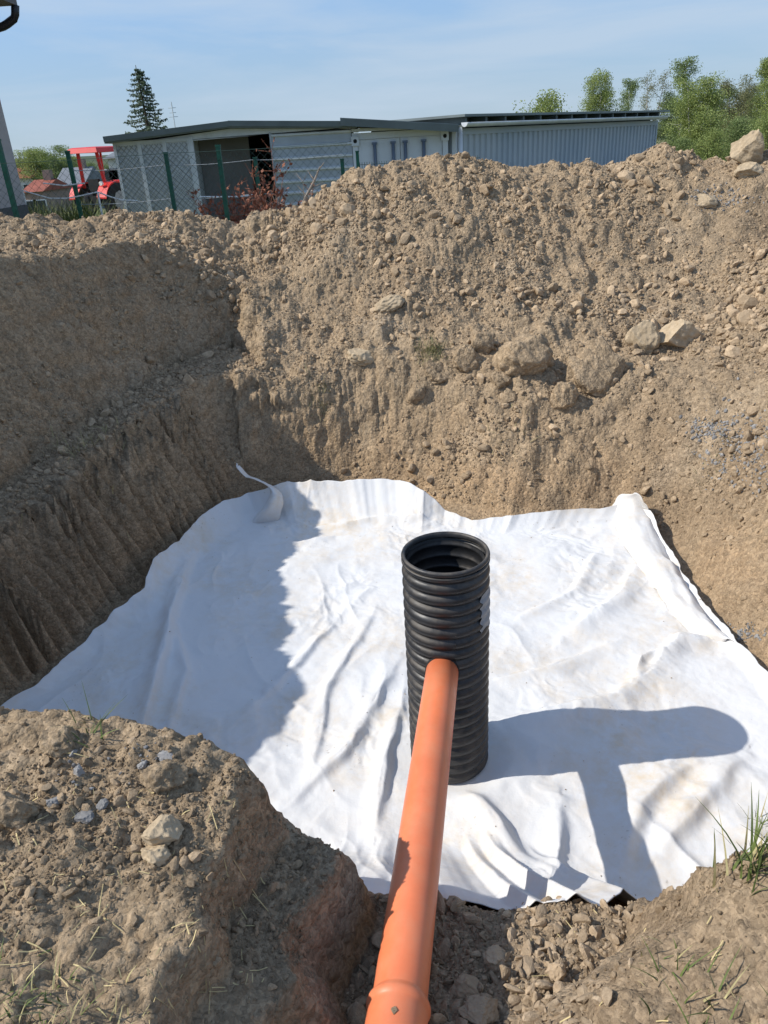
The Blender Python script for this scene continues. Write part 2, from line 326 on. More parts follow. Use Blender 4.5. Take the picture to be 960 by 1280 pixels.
def ground_z(x, y):
    y = np.asarray(y, float)
    return np.where(y < 12, 1.45, np.where(y < 30, 1.45-(y-12)*0.012, 1.234-(np.minimum(y, 700)-30)*0.043))
X0, X1, Y0, Y1 = -7.0, 7.8, -2.0, 12.9
def height(x, y, fine=True):
    x = np.asarray(x, float); y = np.asarray(y, float)
    T = tps(x, y)
    # broad lumps of the tipped soil, strongest on the heaps
    hp = smooth(4.8, 7.0, y)*0.8+0.2
    T = T + hp*(0.075*fbm(x*1.3+3, y*1.3, 2, 3) + 0.055*fbm(x*3.1, y*3.1, 2, 5)) + 0.018*fbm(x*7, y*7, 2, 6)
    # crests break up into ragged lumps
    cr = smooth(9.2, 9.9, y)*smooth(11.3, 10.5, y)
    T = T + cr*(0.09*np.abs(perlin(x*2.6, y*1.8, 9))+0.06*np.abs(perlin(x*6, y*5, 10))-0.05)
    wx = x+0.05*fbm(x*2.2, y*2.2, 2, 21); wy = y+0.05*fbm(x*2.2+9, y*2.2, 2, 22)
    # upper step on the left
    db, ib, ab = sdf(BENCH, wx, wy)
    bz = 1.04+0.07*np.clip(y-6.2, -2, 3)+0.03*fbm(x*3, y*3, 2, 31)
    wb = bz+np.where(db > 0, (2.0+0.35*perlin(ab*0.8, 0.3, 38))*np.maximum(db-0.03*perlin(ab*3.2, db*2, 33)-0.015*perlin(ab*9, db*3, 34), 0), 0)
    T = smin(T, wb, 0.06)
    # pipe trench in front, running towards the viewer along the orange pipe
    ax = 0.06+0.16*(y-1.6); dx = wx-ax
    zt = 0.67+0.12*np.clip(1.9-y, -1, 2)
    ul = np.maximum(-dx-0.20-0.06*smooth(1.75, 1.4, y)+0.06*perlin(y*4, 0.3, 35)+0.03*perlin(y*11, 0.7, 37), 0); wl = zt+3.0*np.minimum(ul, 0.12)+0.35*np.clip(ul-0.12, 0, 0.15)+4.5*np.maximum(ul-0.27, 0); wr = zt+np.maximum(dx-0.20-0.42*smooth(1.15, 1.65, y)+0.07*perlin(y*3.3, x*2+4.3, 36), 0)*(1.15+0.8*smooth(1.2, 1.7, y))
    tr = np.maximum(wl, wr); near = smooth(3.0, 2.4, y)
    T = np.where(y < 3.0, smin(T, tr+(1-near)*3, 0.07), T)
    # buttress left of the trench
    # the pit
    d, i, a = sdf(PIT, wx*0.6+x*0.4, wy*0.6+y*0.4)
    n_ = len(PIT); el = np.array([np.linalg.norm(PIT[(k+1) % n_]-PIT[k]) for k in range(n_)]); cum = np.concatenate([[0], np.cumsum(el)])
    mid = (cum[:-1]+cum[1:])/2; tot = cum[-1]
    sl_ = np.interp(a, np.concatenate([[mid[-1]-tot], mid, [mid[0]+tot]]), np.concatenate([[PITS[-1]], PITS, [PITS[0]]]))
    sl_ = sl_*(1+0.25*perlin(a*0.9, 0.5, 45)*(i >= 4))
    left = ((i <= 3) | (i == 21)); far = (i >= 4) & (i <= 7)
    mark = perlin(a*6.0+d*1.1, d*0.6, 41)*0.05+perlin(a*13+d*2.0, d*1.2, 42)*0.03+perlin(a*27+d*3, d*3.0, 44)*0.012
    tp_ = a/0.135+d*1.5+0.6*perlin(a*1.7, d*1.3, 48)+0.15*perlin(a*6, d*2.5, 49); tf = np.abs(2*(tp_-np.floor(tp_))-1)
    tooth = smooth(1.25, 0.9, d*2)*(tf**0.6-0.5)*0.175*(0.8+0.7*np.clip(perlin(a*2.3+5, d*1.6, 50)+0.35, 0, 1))+perlin(a*4, d*1.2, 41)*0.035+perlin(a*25, d*9, 44)*0.006
    mark = np.where(left, tooth*0.5, mark)
    dm = np.where(d > 0, d-np.where(left, mark*2.0, np.where(i >= 14, 0, mark*0.2)-np.where(i >= 4, 0.03*fbm(x*2.0+y, y*2.0, 2, 46), 0))*smooth(0, 0.12, d), 0)
    wz = np.maximum(dm, 0)*sl_ + 0.05*smooth(0.0, 0.08, d)*perlin(x*5, y*5, 43)
    wz = wz - 0.02*smooth(0, 0.1, -d)
    h = smin(T, wz, 0.05)
    if fine:
        open_ = smooth(-0.02, 0.12, d)
        wall = open_*smooth(0.1, -0.1, wz-T)          # on the cut face
        r = open_*(1-0.45*wall)
        nearf = smooth(3.5, 2.0, y)
        lump = 0.012*np.abs(perlin(x*8, y*8, 51))+0.010*np.abs(perlin(x*17, y*17, 52))
        h = h + r*((lump-0.008)*(1-0.35*nearf))
    e = smooth(0, 0.8, np.minimum(np.minimum(x-X0, X1-x), np.minimum(y-Y0, Y1-y)))
    return h*e+(1-e)*(ground_z(x, y)-0.03)
def spaced(a, b, f):
    out = [a]
    while out[-1] < b: out.append(out[-1]+f(out[-1]))
    out[-1] = b; return np.array(out)
gx = spaced(X0, X1, lambda v: 0.0115+0.0075*max(0, abs(v-0.1)-1.5))
gy = spaced(Y0, Y1, lambda v: 0.06 if v < 0.4 else (0.010 if v < 2.2 else (0.016 if v < 6 else (0.019 if v < 10.6 else 0.045))))
GX, GY = np.meshgrid(gx, gy); GZ = height(GX, GY)
gzy, gzx = np.gradient(GZ, gy, gx); nl_ = np.sqrt(gzx**2+gzy**2+1); NXn, NYn, NZn = -gzx/nl_, -gzy/nl_, 1/nl_
def tri(f, seed, fn):
    wxx, wyy, wzz = NXn**2, NYn**2, NZn**2; t_ = wxx+wyy+wzz
    return (wxx*fn(GY*f, GZ*f, seed)+wyy*fn(GX*f, GZ*f, seed+1)+wzz*fn(GX*f, GY*f, seed+2))/t_
bil = lambda a, b, sd: np.abs(perlin(a, b, sd))-0.22
dP, iP, _ = sdf(PIT, GX, GY); amp = smooth(0.02, 0.14, dP); nearw = smooth(3.2, 2.2, GY); steep = smooth(0.5, 1.2, np.sqrt(gzx**2+gzy**2)); leftw = amp*((iP <= 3) | (iP == 21))*smooth(0.5, 0.2, dP)
rough_ = 1+1.1*smooth(0.5, 1.1, np.sqrt(gzx**2+gzy**2))*smooth(0.25, 0.45, dP)*(GX < -1.0)*(GY > 4.0)+0.5*steep*(iP >= 4)*(iP <= 9)
DSP = amp*((0.045-0.012*nearw)*tri(4.0, 401, bil)+(0.023+0.003*nearw)*tri(9, 411, bil)+0.020*tri(19, 421, bil)+0.014*tri(41, 431, bil)+nearw*0.006*tri(90, 441, bil))*(1-0.75*leftw)*rough_*(1-0.45*smooth(0.6, 0.3, GZ)*(iP >= 4)*(iP <= 11))
VX, VY, VZ = GX+NXn*DSP, GY+NYn*DSP, GZ+NZn*DSP; GZ = GZ+DSP*np.minimum(nl_, 1.6)
me = np_mesh('excavated_ground', np.stack([VX, VY, VZ], -1).reshape(-1, 3), grid_faces(len(gy), len(gx)))
print('terrain', GX.size)
terrain = link('excavated_ground', me, 'soil', None, True); tag(terrain, kind='structure')
def tz(x, y):                                       # height lookup in the finished grid
    x = np.asarray(x, float); y = np.asarray(y, float)
    i = np.clip(np.searchsorted(gx, x)-1, 0, len(gx)-2); j = np.clip(np.searchsorted(gy, y)-1, 0, len(gy)-2)
    u = (x-gx[i])/(gx[i+1]-gx[i]); v = (y-gy[j])/(gy[j+1]-gy[j])
    return (GZ[j, i]*(1-u)+GZ[j, i+1]*u)*(1-v)+(GZ[j+1, i]*(1-u)+GZ[j+1, i+1]*u)*v
def tn(x, y, e=0.04):
    n = np.stack([tz(x-e, y)-tz(x+e, y), tz(x, y-e)-tz(x, y+e), np.full(np.shape(x), 2*e)], -1); return n/np.linalg.norm(n, axis=-1, keepdims=True)
def hit(px, py):                                    # where a sight line meets the soil
    d = ray(px, py); t = np.linspace(0.9, 16, 6000); P = E0+d*t[:, None]
    k = np.argmax(P[:, 2] < tz(P[:, 0], P[:, 1])); return P[k]

# ------------------------------------------------------------------ surrounding ground out to the horizon
xs = np.unique(np.concatenate([-np.geomspace(7, 4000, 24), np.linspace(X0, X1, 12), np.geomspace(7.8, 4000, 24)]))
ys = np.unique(np.concatenate([-np.geomspace(2, 300, 8), np.linspace(Y0, Y1, 12), np.geomspace(12.9, 6000, 60)]))
A, B = np.meshgrid(xs, ys); Z = ground_z(A, B)
F = grid_faces(len(ys), len(xs)); cx = A.ravel()[F].mean(1); cy = B.ravel()[F].mean(1)
F = F[~((cx > X0) & (cx < X1) & (cy > Y0) & (cy < Y1))]
tag(link('ground', np_mesh('ground', np.stack([A, B, Z], -1).reshape(-1, 3), F), 'field', None, True), kind='structure')
# wooded hills on the horizon
th = np.radians(np.linspace(-60, 60, 160)); V = []
for k, (r, b) in enumerate(((2600, -45), (3300, 0), (4200, 0))):
    top = {0: -32, 1: 20, 2: -40}[k]
    hgt = np.full(len(th), top, float)
    if k == 1: hgt = 28+30*fbm(th*5, th*0+2, 4, 61)+14*np.sin(th*7)
    V.append(np.stack([r*np.sin(th), r*np.cos(th), hgt], -1))
V = np.concatenate(V); tag(link('hills', np_mesh('hills', V, grid_faces(3, len(th))), 'hill', None, True), kind='structure')

# ------------------------------------------------------------------ white geotextile sheet lining the pit
pm('geotextile', (0.80, 0.80, 0.79), 0.9, spec=0.1)
def textile():
    m = MATS['geotextile']; t = m.node_tree; n = t.nodes; b = n['Principled BSDF']; L = t.links.new
    g = n.new('ShaderNodeNewGeometry')
    def noise(s, d=5, r=0.6):
        z = n.new('ShaderNodeTexNoise'); z.inputs['Scale'].default_value = s; z.inputs['Detail'].default_value = d; z.inputs['Roughness'].default_value = r; L(g.outputs['Position'], z.inputs['Vector']); return z.outputs['Fac']
    def ramp(f, a, c, hi):
        r = n.new('ShaderNodeValToRGB'); L(f, r.inputs[0]); r.color_ramp.elements[0].position = a; r.color_ramp.elements[1].position = c
        r.color_ramp.elements[0].color = (0, 0, 0, 1); r.color_ramp.elements[1].color = (hi, hi, hi, 1); return r.outputs[0]
    def mul(a, c):
        q = n.new('ShaderNodeMath'); q.operation = 'MULTIPLY'; L(a, q.inputs[0]); L(c, q.inputs[1]); return q.outputs[0]
    x1 = n.new('ShaderNodeMixRGB'); x1.inputs[1].default_value = (0.66, 0.66, 0.655, 1); x1.inputs[2].default_value = (0.62, 0.52, 0.39, 1)
    L(mul(ramp(noise(1.1), 0.42, 0.64, 1.0), ramp(noise(9, 8, 0.72), 0.36, 0.70, 1.0)), x1.inputs[0])
    x2 = n.new('ShaderNodeMixRGB'); x2.inputs[2].default_value = (0.30, 0.25, 0.19, 1); L(x1.outputs[0], x2.inputs[1])
    L(mul(ramp(noise(2.1), 0.55, 0.66, 1), ramp(noise(45, 3), 0.64, 0.70, 0.7)), x2.inputs[0])
    L(x2.outputs[0], b.inputs['Base Color'])
    bp = n.new('ShaderNodeBump'); bp.inputs['Strength'].default_value = 0.45; bp.inputs['Distance'].default_value = 0.008; L(noise(22, 8, 0.65), bp.inputs['Height']); L(bp.outputs[0], b.inputs['Normal'])
textile()
EDGE = [atz(*p) for p in [(0, 888, .03), (45, 862, .05), (90, 822, .05), (140, 775, .08), (183, 738, .12), (192, 703, .2), (225, 680, .15), (262, 640, .18), (310, 620, .15), (345, 610, .25), (440, 604, .28),
        (500, 603, .3), (530, 618, .25), (556, 640, .10), (590, 655, .05), (640, 648, .1), (700, 642, .12), (750, 640, .1), (782, 632, .14), (812, 645, .12), (828, 678, .08), (852, 720, .06), (880, 762, .06), (918, 803, .06), (960, 848, .05)]]
EDGE += [np.array(p) for p in [(2.3, 3.2, .05), (2.25, 2.6, .08), (1.72, 2.13, .12), (1.25, 2.03, .15), (.98, 2.0, .25), (.82, 1.92, .5)]]
EDGE += [atz(*p) for p in [(748, 1148, .62), (722, 1128, .70), (695, 1146, .62), (668, 1134, .66), (645, 1148, .60), (605, 1138, .60), (560, 1128, .62), (500, 1142, .58), (440, 1118, .52)]]
EDGE += [np.array(p) for p in [(-.42, 2.06, .45), (-.62, 2.22, .25), (-1.3, 2.34, .08), (-2.2, 2.44, .05), (-2.75, 2.95, .04)]]
EDGE = np.array(EDGE)
FC = np.array([0.05, 4.2])
def textile_mesh():
    # outline as a function of angle about the centre
    ang = np.unwrap(np.arctan2(EDGE[:, 1]-FC[1], EDGE[:, 0]-FC[0])); rad = np.hypot(EDGE[:, 0]-FC[0], EDGE[:, 1]-FC[1])
    o = np.argsort(ang % (2*math.pi)); a = (ang % (2*math.pi))[o]; r = rad[o]; ze = EDGE[o, 2]
    a = np.concatenate([a[-3:]-2*math.pi, a, a[:3]+2*math.pi]); r = np.concatenate([r[-3:], r, r[:3]]); ze = np.concatenate([ze[-3:], ze, ze[:3]])
    N = 560; u = np.linspace(-1, 1, N); Ug, Vg = np.meshgrid(u, u)
    # square -> disc
    dx = Ug*np.sqrt(1-Vg*Vg/2); dy = Vg*np.sqrt(1-Ug*Ug/2)
    s = np.hypot(dx, dy); t = np.arctan2(dy, dx) % (2*math.pi)
    R_ = np.interp(t, a, r)+0.018*fbm(t*9, t*0, 3, 71)*1.0+0.006*perlin(t*40, t*0, 77); ZE = np.interp(t, a, ze)+0.02*perlin(t*14, t*0+3, 72)
    x = FC[0]+np.cos(t)*s*R_; y = FC[1]+np.sin(t)*s*R_
    run = np.clip((ZE*1.25+0.06)/R_, 0.02, 0.6)
    nr = smooth(2.9, 2.2, y)                                  # the near flank hangs in a long slope
    lift = ZE*np.clip((s-(1-run))/run, 0, 1)**(1.7-0.4*nr)
    z = 0.03+lift
    # soft swells
    z = z+0.030*fbm(x*1.1+5, y*1.1, 2, 73)*smooth(1.02, 0.8, s)
    # folds in two directions
    wx = x+0.22*fbm(x*1.3, y*1.3, 2, 74); wy = y+0.22*fbm(x*1.3+7, y*1.3, 2, 75)
    def folds(ang_, fx, fy, seed, p):
        c, s_ = math.cos(ang_), math.sin(ang_); q = (wx*c+wy*s_)*fx; w = (-wx*s_+wy*c)*fy
        return np.clip(1-np.abs(perlin(q, w, seed))*1.6, 0, 1)**p
    mR = smooth(-0.2, 0.6, x-0.1+0.35*perlin(x*0.8, y*0.8, 76)); mask1 = smooth(-0.25, 0.45, perlin(x*0.9, y*0.9, 78)); mask2 = smooth(-0.2, 0.5, perlin(x*1.1+4, y*1.1, 79))
    z = z+0.022*mR*mask1*folds(RAD(50), 1.7, 0.6, 81, 2.4)+0.016*mR*mask2*folds(RAD(100), 2.0, 0.7, 82, 2.8)
    mL = 1-mR
    z = z+mL*mask2*0.012*folds(RAD(-25), 2.4, 0.6, 83, 3)+mL*mask1*0.012*folds(RAD(25), 3.2, 0.8, 84, 3)
    z = z+0.034*nr*folds(RAD(10), 1.9, 0.7, 85, 2.2)*smooth(1.0, 0.9, s)
    # crinkles
    ck = smooth(-0.1, 0.5, perlin(x*1.6+2, y*1.6, 86))
    z = z+0.003*fbm(x*6, y*6, 3, 89)
    ax_ = x+0.10*fbm(x*2.3, y*2.3, 2, 92); ay_ = y+0.10*fbm(x*2.3+5, y*2.3, 2, 93); cm = 0.25+0.75*ck; fl_ = 1-smooth(0.92, 1.0, s)*0.5
    z = z+cm*fl_*(0.026*np.abs(perlin(ax_*1.9+ay_*0.6, ay_*1.5, 94))-0.020*np.abs(perlin(ax_*2.6, ay_*3.1-ax_, 95))+0.013*np.abs(perlin(ax_*5.2+ay_*1.5, ay_*4.0, 96))-0.009*np.abs(perlin(ax_*8, ay_*9.5+ax_*3, 97))+0.004*np.abs(perlin(ax_*17, ay_*15, 98)))
    # single long folds seen in the sheet
    def fold(pts, hgt, w):
        P = np.array([atz(px, py, 0.05)[:2] for px, py in pts]); D = np.full(x.shape, 9.); SG = np.zeros(x.shape); T_ = np.zeros(x.shape); n_ = len(P)-1
        for k in range(n_):
            e = P[k+1]-P[k]; L2 = e@e; tt = np.clip(((x-P[k][0])*e[0]+(y-P[k][1])*e[1])/L2, 0, 1)
            d = np.hypot(x-P[k][0]-tt*e[0], y-P[k][1]-tt*e[1]); sg = np.sign((x-P[k][0])*e[1]-(y-P[k][1])*e[0]); m = d < D
            D = np.where(m, d, D); SG = np.where(m, sg, SG); T_ = np.where(m, (k+tt)/n_, T_)
        D = D+0.02*perlin(x*5, y*5, 91)
        return hgt*np.sin(np.clip(T_, 0.04, 0.96)*math.pi)**0.6*np.exp(-(D/np.where(SG > 0, w, w*0.5))**2)
    for pts, hg, w in [([(242, 690), (218, 760), (195, 860), (170, 935)], .07, .07), ([(212, 770), (235, 840), (205, 930)], .035, .05), ([(615, 905), (700, 893), (770, 872), (800, 850)], .075, .11),
                       ([(610, 850), (690, 835), (760, 805)], .04, .07), ([(700, 800), (775, 745), (800, 700)], .05, .09), ([(650, 770), (720, 735), (745, 690)], .035, .06), ([(800, 850), (850, 800), (900, 800)], .05, .08), ([(790, 850), (800, 825), (830, 812)], .06, .05),
                       ([(505, 870), (480, 960), (470, 1040)], .045, .06), ([(575, 980), (620, 1030), (668, 1110)], .06, .09), ([(700, 1000), (700, 1060), (690, 1120)], .05, .07), ([(860, 950), (800, 1010), (770, 1090)], .06, .1), ([(930, 940), (860, 1020), (820, 1070)], .05, .09),
                       ([(330, 680), (420, 668), (530, 672)], .03, .05), ([(400, 655), (470, 650), (545, 655)], .045, .06), ([(430, 760), (370, 830), (300, 900)], .028, .05), ([(470, 760), (410, 860), (390, 960)], .03, .05), ([(500, 820), (440, 930), (350, 1010)], .03, .06)]:
        z = z+fold(pts, hg, w)
    # foot of the shaft presses the sheet flat
    dm = np.hypot(x-MH[0], y-MH[1]); z = z*(1-smooth(0.36, 0.22, dm))+0.03*smooth(0.36, 0.22, dm)
    d_, _, _ = sdf(PIT, x, y); hz = tz(x, y)
    z = np.maximum(z, np.minimum(hz, z+0.12)+0.012)
    V = np.stack([x, y, z], -1).reshape(-1, 3); return np_mesh('geotextile_sheet', V, grid_faces(N, N)), (x, y, z)
MH = np.array([0.285, 3.18])
sheet_loc = (0, 0, 0)
sheet = thing('geotextile_sheet', sheet_loc, 'large crumpled white geotextile sheet lining the bottom of the pit', 'fabric')
me, (FX_, FY_, FZ_) = textile_mesh()
main = link('cloth', me, 'geotextile', sheet, True)
md = main.modifiers.new('thick', 'SOLIDIFY'); md.thickness = 0.004; md.offset = -1
def fz(px, py):                                     # cloth point under a pixel (nearest grid vertex)
    d = ray(px, py); P = np.stack([FX_, FY_, FZ_], -1).reshape(-1, 3)-E0; t = P@d; q = np.linalg.norm(P-t[:, None]*d, axis=1); k = np.argmin(q); return P[k]+E0
def ribbon(name, rows, thick=0.005, sub=6, seed=1, amp=0.012):
    """rows: list of lists of 3-D points (same length): a cloth strip lofted through them, with small wrinkles"""
    R0 = np.array(rows, float)
    def dens(A, k):
        n = A.shape[0]; t = np.linspace(0, n-1, (n-1)*k+1); i = np.clip(t.astype(int), 0, n-2); f = (t-i)
        i0 = np.clip(i-1, 0, n-1); i2 = i+1; i3 = np.clip(i+2, 0, n-1); f = f.reshape(-1, *([1]*(A.ndim-1)))
        return 0.5*((2*A[i])+(-A[i0]+A[i2])*f+(2*A[i0]-5*A[i]+4*A[i2]-A[i3])*f*f+(-A[i0]+3*A[i]-3*A[i2]+A[i3])*f**3)
    G = dens(R0, sub); G = np.swapaxes(dens(np.swapaxes(G, 0, 1), sub), 0, 1)
    G[..., 2] += amp*fbm(G[..., 0]*9, G[..., 1]*9+G[..., 2]*5, 3, seed); G[..., 0] += amp*0.6*perlin(G[..., 2]*14, G[..., 1]*9, seed+3)
    ob = link(name, np_mesh(name, G.reshape(-1, 3), grid_faces(G.shape[0], G.shape[1])), 'geotextile', sheet, True)
    m = ob.modifiers.new('thick', 'SOLIDIFY'); m.thickness = thick; m.offset = 0; return ob
# turned-over strip along the right edge
rows = []
for (ix, iy), (ox, oy), hgt in [((766, 632), (812, 640), .20), ((768, 648), (816, 650), .15), ((782, 682), (832, 688), .10), ((812, 722), (856, 728), .10), ((836, 758), (880, 766), .09), ((862, 786), (900, 790), .08), ((905, 803), (918, 806), .05)]:
    a = atz(ix, iy, 0.06 if hgt < .2 else .12); b = atz(ox, oy, 0.06 if hgt < .2 else .15)
    rows.append([a+np.array([0, 0, -0.02 if hgt < .2 else 0]), a*0.85+b*0.15+np.array([0, 0, hgt*0.55]), (a+b)/2+np.array([0, 0, hgt*0.75]), a*0.2+b*0.8+np.array([0, 0, hgt*0.6]), b+np.array([0, 0, 0.0])])
ribbon('folded_edge', rows, seed=5, amp=0.022)
# twisted corner standing up against the far left corner
rows = []
for px, py, z_, w in [(322, 668, -.12, .20), (333, 650, .06, .15), (343, 632, .20, .10), (345, 618, .27, .07), (335, 607, .33, .05), (318, 600, .38, .05), (304, 592, .44, .04), (297, 583, .50, .015)]:
    c = atz(px, py, z_); rows.append([c+np.array([-w*0.75, 0.05, 0.01]), c+np.array([-w*0.2, -0.03, w*0.45]), c+np.array([w*0.75, 0.02, -0.01])])
ribbon('corner_flap', rows, seed=9, amp=0.012)
# ------------------------------------------------------------------ black corrugated inspection shaft
shaft = thing('inspection_shaft', (MH[0], MH[1], 0.03), 'upright black corrugated plastic inspection shaft standing on the white sheet', 'pipe shaft')
ZT = 1.345; NR = 21; PI2 = 2*math.pi
def rib_r(z, base, amp):
    u = (z-0.03)/(ZT-0.03)*NR; f = u-math.floor(u); return base+amp*(abs(math.sin(math.pi*f))**0.55)
def lathe(prof, n, closed=False):
    V = []; Fc = []
    for r_, z_ in prof:
        for j in range(n): t = PI2*j/n; V.append((MH[0]+r_*math.cos(t), MH[1]+r_*math.sin(t), z_))
    for i in range(len(prof)-1):
        for j in range(n): Fc.append((i*n+j, i*n+(j+1) % n, (i+1)*n+(j+1) % n, (i+1)*n+j))
    return V, Fc
zz = np.linspace(0.03, ZT-0.028, NR*10)
V, Fc = lathe([(rib_r(z, 0.190, 0.0255), z) for z in zz]+[(0.205, ZT-0.027)], 96)
MB().add(V, Fc).build('outer_wall', 'black_plastic', shaft, True)
V, Fc = lathe([(0.197, ZT-0.03), (0.2075, ZT-0.026), (0.2145, ZT-0.016), (0.2155, ZT-0.008), (0.2125, ZT), (0.206, ZT+0.004), (0.199, ZT+0.002), (0.1945, ZT-0.006), (0.193, ZT-0.02)], 96)
MB().add(V, Fc).build('rim', 'black_plastic', shaft, True)
V, Fc = lathe([(rib_r(z, 0.181, 0.012), z) for z in zz[::-1][2:]][:-1], 96)
MB().add(V, Fc).build('inner_wall', 'black_plastic', shaft, True)
V, Fc = lathe([(0.001, 0.05), (0.185, 0.05)], 48); MB().add(V, Fc).build('base', 'black_plastic', shaft, True)
# torn paper label wrapped round the ribs
V = []; na, nz_ = 26, 60
for i in range(nz_):
    z = 0.955+0.215*i/(nz_-1)
    for j in range(na):
        f = j/(na-1); zj = z+0.012*math.sin(f*9)+(0.02*f if i == nz_-1 else 0); t = RAD(-44+64*f)+RAD(2)*math.sin(i*0.55+1)*(1 if j == 0 else 0)
        r_ = 0.2145+0.0028 if abs(math.sin(i*0.9)) > 2 else max(rib_r(zj, 0.190, 0.0255)+0.0025, 0.211)
        V.append((MH[0]+r_*math.cos(t), MH[1]+r_*math.sin(t), zj))
MB().add(V, [tuple(q) for q in grid_faces(nz_, na).tolist()]).build('paper_label', 'sticker', shaft, True)
# moulding seam
MB().tube([(MH[0]+(rib_r(z, 0.190, 0.0255)+0.0004)*math.cos(RAD(-84)), MH[1]+(rib_r(z, 0.190, 0.0255)+0.0004)*math.sin(RAD(-84)), z) for z in np.linspace(0.9, 1.0, 24)], 0.0016, 5).build('mould_seam', 'black_plastic', shaft, True)

# ------------------------------------------------------------------ orange drain pipe into the shaft
pa = aty(553, 838, 2.985); pb = aty(497, 1268, 1.285); pd = (Vector(pb)-Vector(pa)).normalized(); A0 = Vector(pa)-pd*0.05; Lp = (Vector(pb)-A0).length
pipe = thing('drain_pipe', tuple(Vector(pb)), 'long smooth orange plastic drain pipe running into the black shaft', 'pipe')
q = pd.to_track_quat('Z', 'Y').to_matrix()
def along(prof, n=72):
    V = []; Fc = []
    for s_, r_ in prof:
        for j in range(n): t = PI2*j/n; V.append(tuple(A0+q@Vector((r_*math.cos(t), r_*math.sin(t), s_))))
    for i in range(len(prof)-1):
        for j in range(n): Fc.append((i*n+j, i*n+(j+1) % n, (i+1)*n+(j+1) % n, (i+1)*n+j))
    return MB().add(V, Fc)
along([(-0.06, 0.076), (-0.06, 0.080), (0.3, 0.080), (0.8, 0.080), (1.3, 0.080), (Lp-0.02, 0.080)]).build('barrel', 'orange_plastic', pipe, True)
e = Lp-0.035
along([(e-0.012, 0.0805), (e-0.004, 0.083), (e+0.004, 0.0895), (e+0.012, 0.0925), (e+0.022, 0.0925), (e+0.029, 0.0885), (e+0.034, 0.0870), (e+0.042, 0.0868), (e+0.16, 0.0868), (e+0.17, 0.09), (e+0.18, 0.09), (e+0.18, 0.082)]).build('socket', 'orange_plastic', pipe, True)
g = along([(0.046, 0.079), (0.046, 0.0845), (0.064, 0.0845), (0.064, 0.079)]); g.build('rubber_gasket', 'rubber', pipe, True)

# ------------------------------------------------------------------ loose soil: clods and crumbs
def clod_mesh(name, seed, mat, sub=2, angular=0.5, flat=1.0):
    r_ = np.random.default_rng(seed); bm = bmesh.new(); bmesh.ops.create_icosphere(bm, subdivisions=sub, radius=1.0)
    ph = r_.uniform(0, 50, 3); cuts = [(Vector(r_.normal(size=3)).normalized(), r_.uniform(0.45, 0.8)) for _ in range(int(4+angular*7))]
    st = Vector(r_.uniform(0.7, 1.2, 3)); st.z *= flat
    from mathutils import noise as mn
    for v in bm.verts:
        p = v.co.copy()
        for nrm, dd in cuts:
            k = p.dot(nrm)-dd
            if k > 0: p -= nrm*k*0.93
        p *= 1+0.22*(1-angular)*mn.noise(p*1.6+Vector(ph))+0.10*mn.noise(p*4.1+Vector(ph))
        v.co = Vector((p.x*st.x, p.y*st.y, p.z*st.z))
    me = bpy.data.meshes.new(name); bm.to_mesh(me); bm.free(); me.materials.append(MATS[mat])
    me.polygons.foreach_set('use_smooth', [angular < 0.35]*len(me.polygons)); return me
lib = {}
def library(key, mat, n, angular, flat, sub=2):
    col = bpy.data.collections.new('shapes_'+key); lib[key] = (col, [])
    for k in range(n):
        me = clod_mesh(key, 100+k*7+len(lib)*31, mat, sub, angular*(0.6+0.4*(k % 3)), flat); ob = bpy.data.objects.new(key, me); col.objects.link(ob); lib[key][1].append(me)
library('soil_clod', 'clod', 10, 1.0, 0.7, 2); library('trench_stone', 'trench_rock', 6, 1.0, 0.5, 2); library('gravel', 'blue_stone', 4, 1.0, 0.6, 1)
def scatter(name, key, P, scl, rot, label=None, cat=None):
    n = len(P); me = bpy.data.meshes.new(name); me.vertices.add(n); me.vertices.foreach_set('co', np.asarray(P, np.float32).ravel())
    for an, ty, dat in (('rot', 'FLOAT_VECTOR', rot), ('scl', 'FLOAT', scl), ('pick', 'INT', rng.integers(0, len(lib[key][1]), n))):
        at = me.attributes.new(an, ty, 'POINT'); at.data.foreach_set('vector' if ty == 'FLOAT_VECTOR' else 'value', np.asarray(dat, np.int32 if ty == 'INT' else np.float32).ravel())
    ob = bpy.data.objects.new(name, me); C.objects.link(ob)
    g = bpy.data.node_groups.new(name, 'GeometryNodeTree'); g.interface.new_socket('Geometry', in_out='INPUT', socket_type='NodeSocketGeometry'); g.interface.new_socket('Geometry', in_out='OUTPUT', socket_type='NodeSocketGeometry')
    N = g.nodes; gi = N.new('NodeGroupInput'); go = N.new('NodeGroupOutput'); ip = N.new('GeometryNodeInstanceOnPoints'); ci = N.new('GeometryNodeCollectionInfo')
    ci.inputs['Collection'].default_value = lib[key][0]; ci.inputs['Separate Children'].default_value = True; ci.inputs['Reset Children'].default_value = True; ip.inputs['Pick Instance'].default_value = True
    def at(nm, ty):
        a = N.new('GeometryNodeInputNamedAttribute'); a.data_type = ty; a.inputs['Name'].default_value = nm; return [o for o in a.outputs if o.enabled][0]
    g.links.new(gi.outputs[0], ip.inputs['Points']); g.links.new(ci.outputs[0], ip.inputs['Instance']); g.links.new(at('pick', 'INT'), ip.inputs['Instance Index'])
    g.links.new(at('rot', 'FLOAT_VECTOR'), ip.inputs['Rotation']); g.links.new(at('scl', 'FLOAT'), ip.inputs['Scale']); g.links.new(ip.outputs[0], go.inputs[0])
    m = ob.modifiers.new('scatter', 'NODES'); m.node_group = g
    return tag(ob, label, cat, kind='stuff')
def power(n, lo, hi, al):
    u = rng.random(n); a, b = lo**-al, hi**-al; return (a+(b-a)*u)**(-1/al)
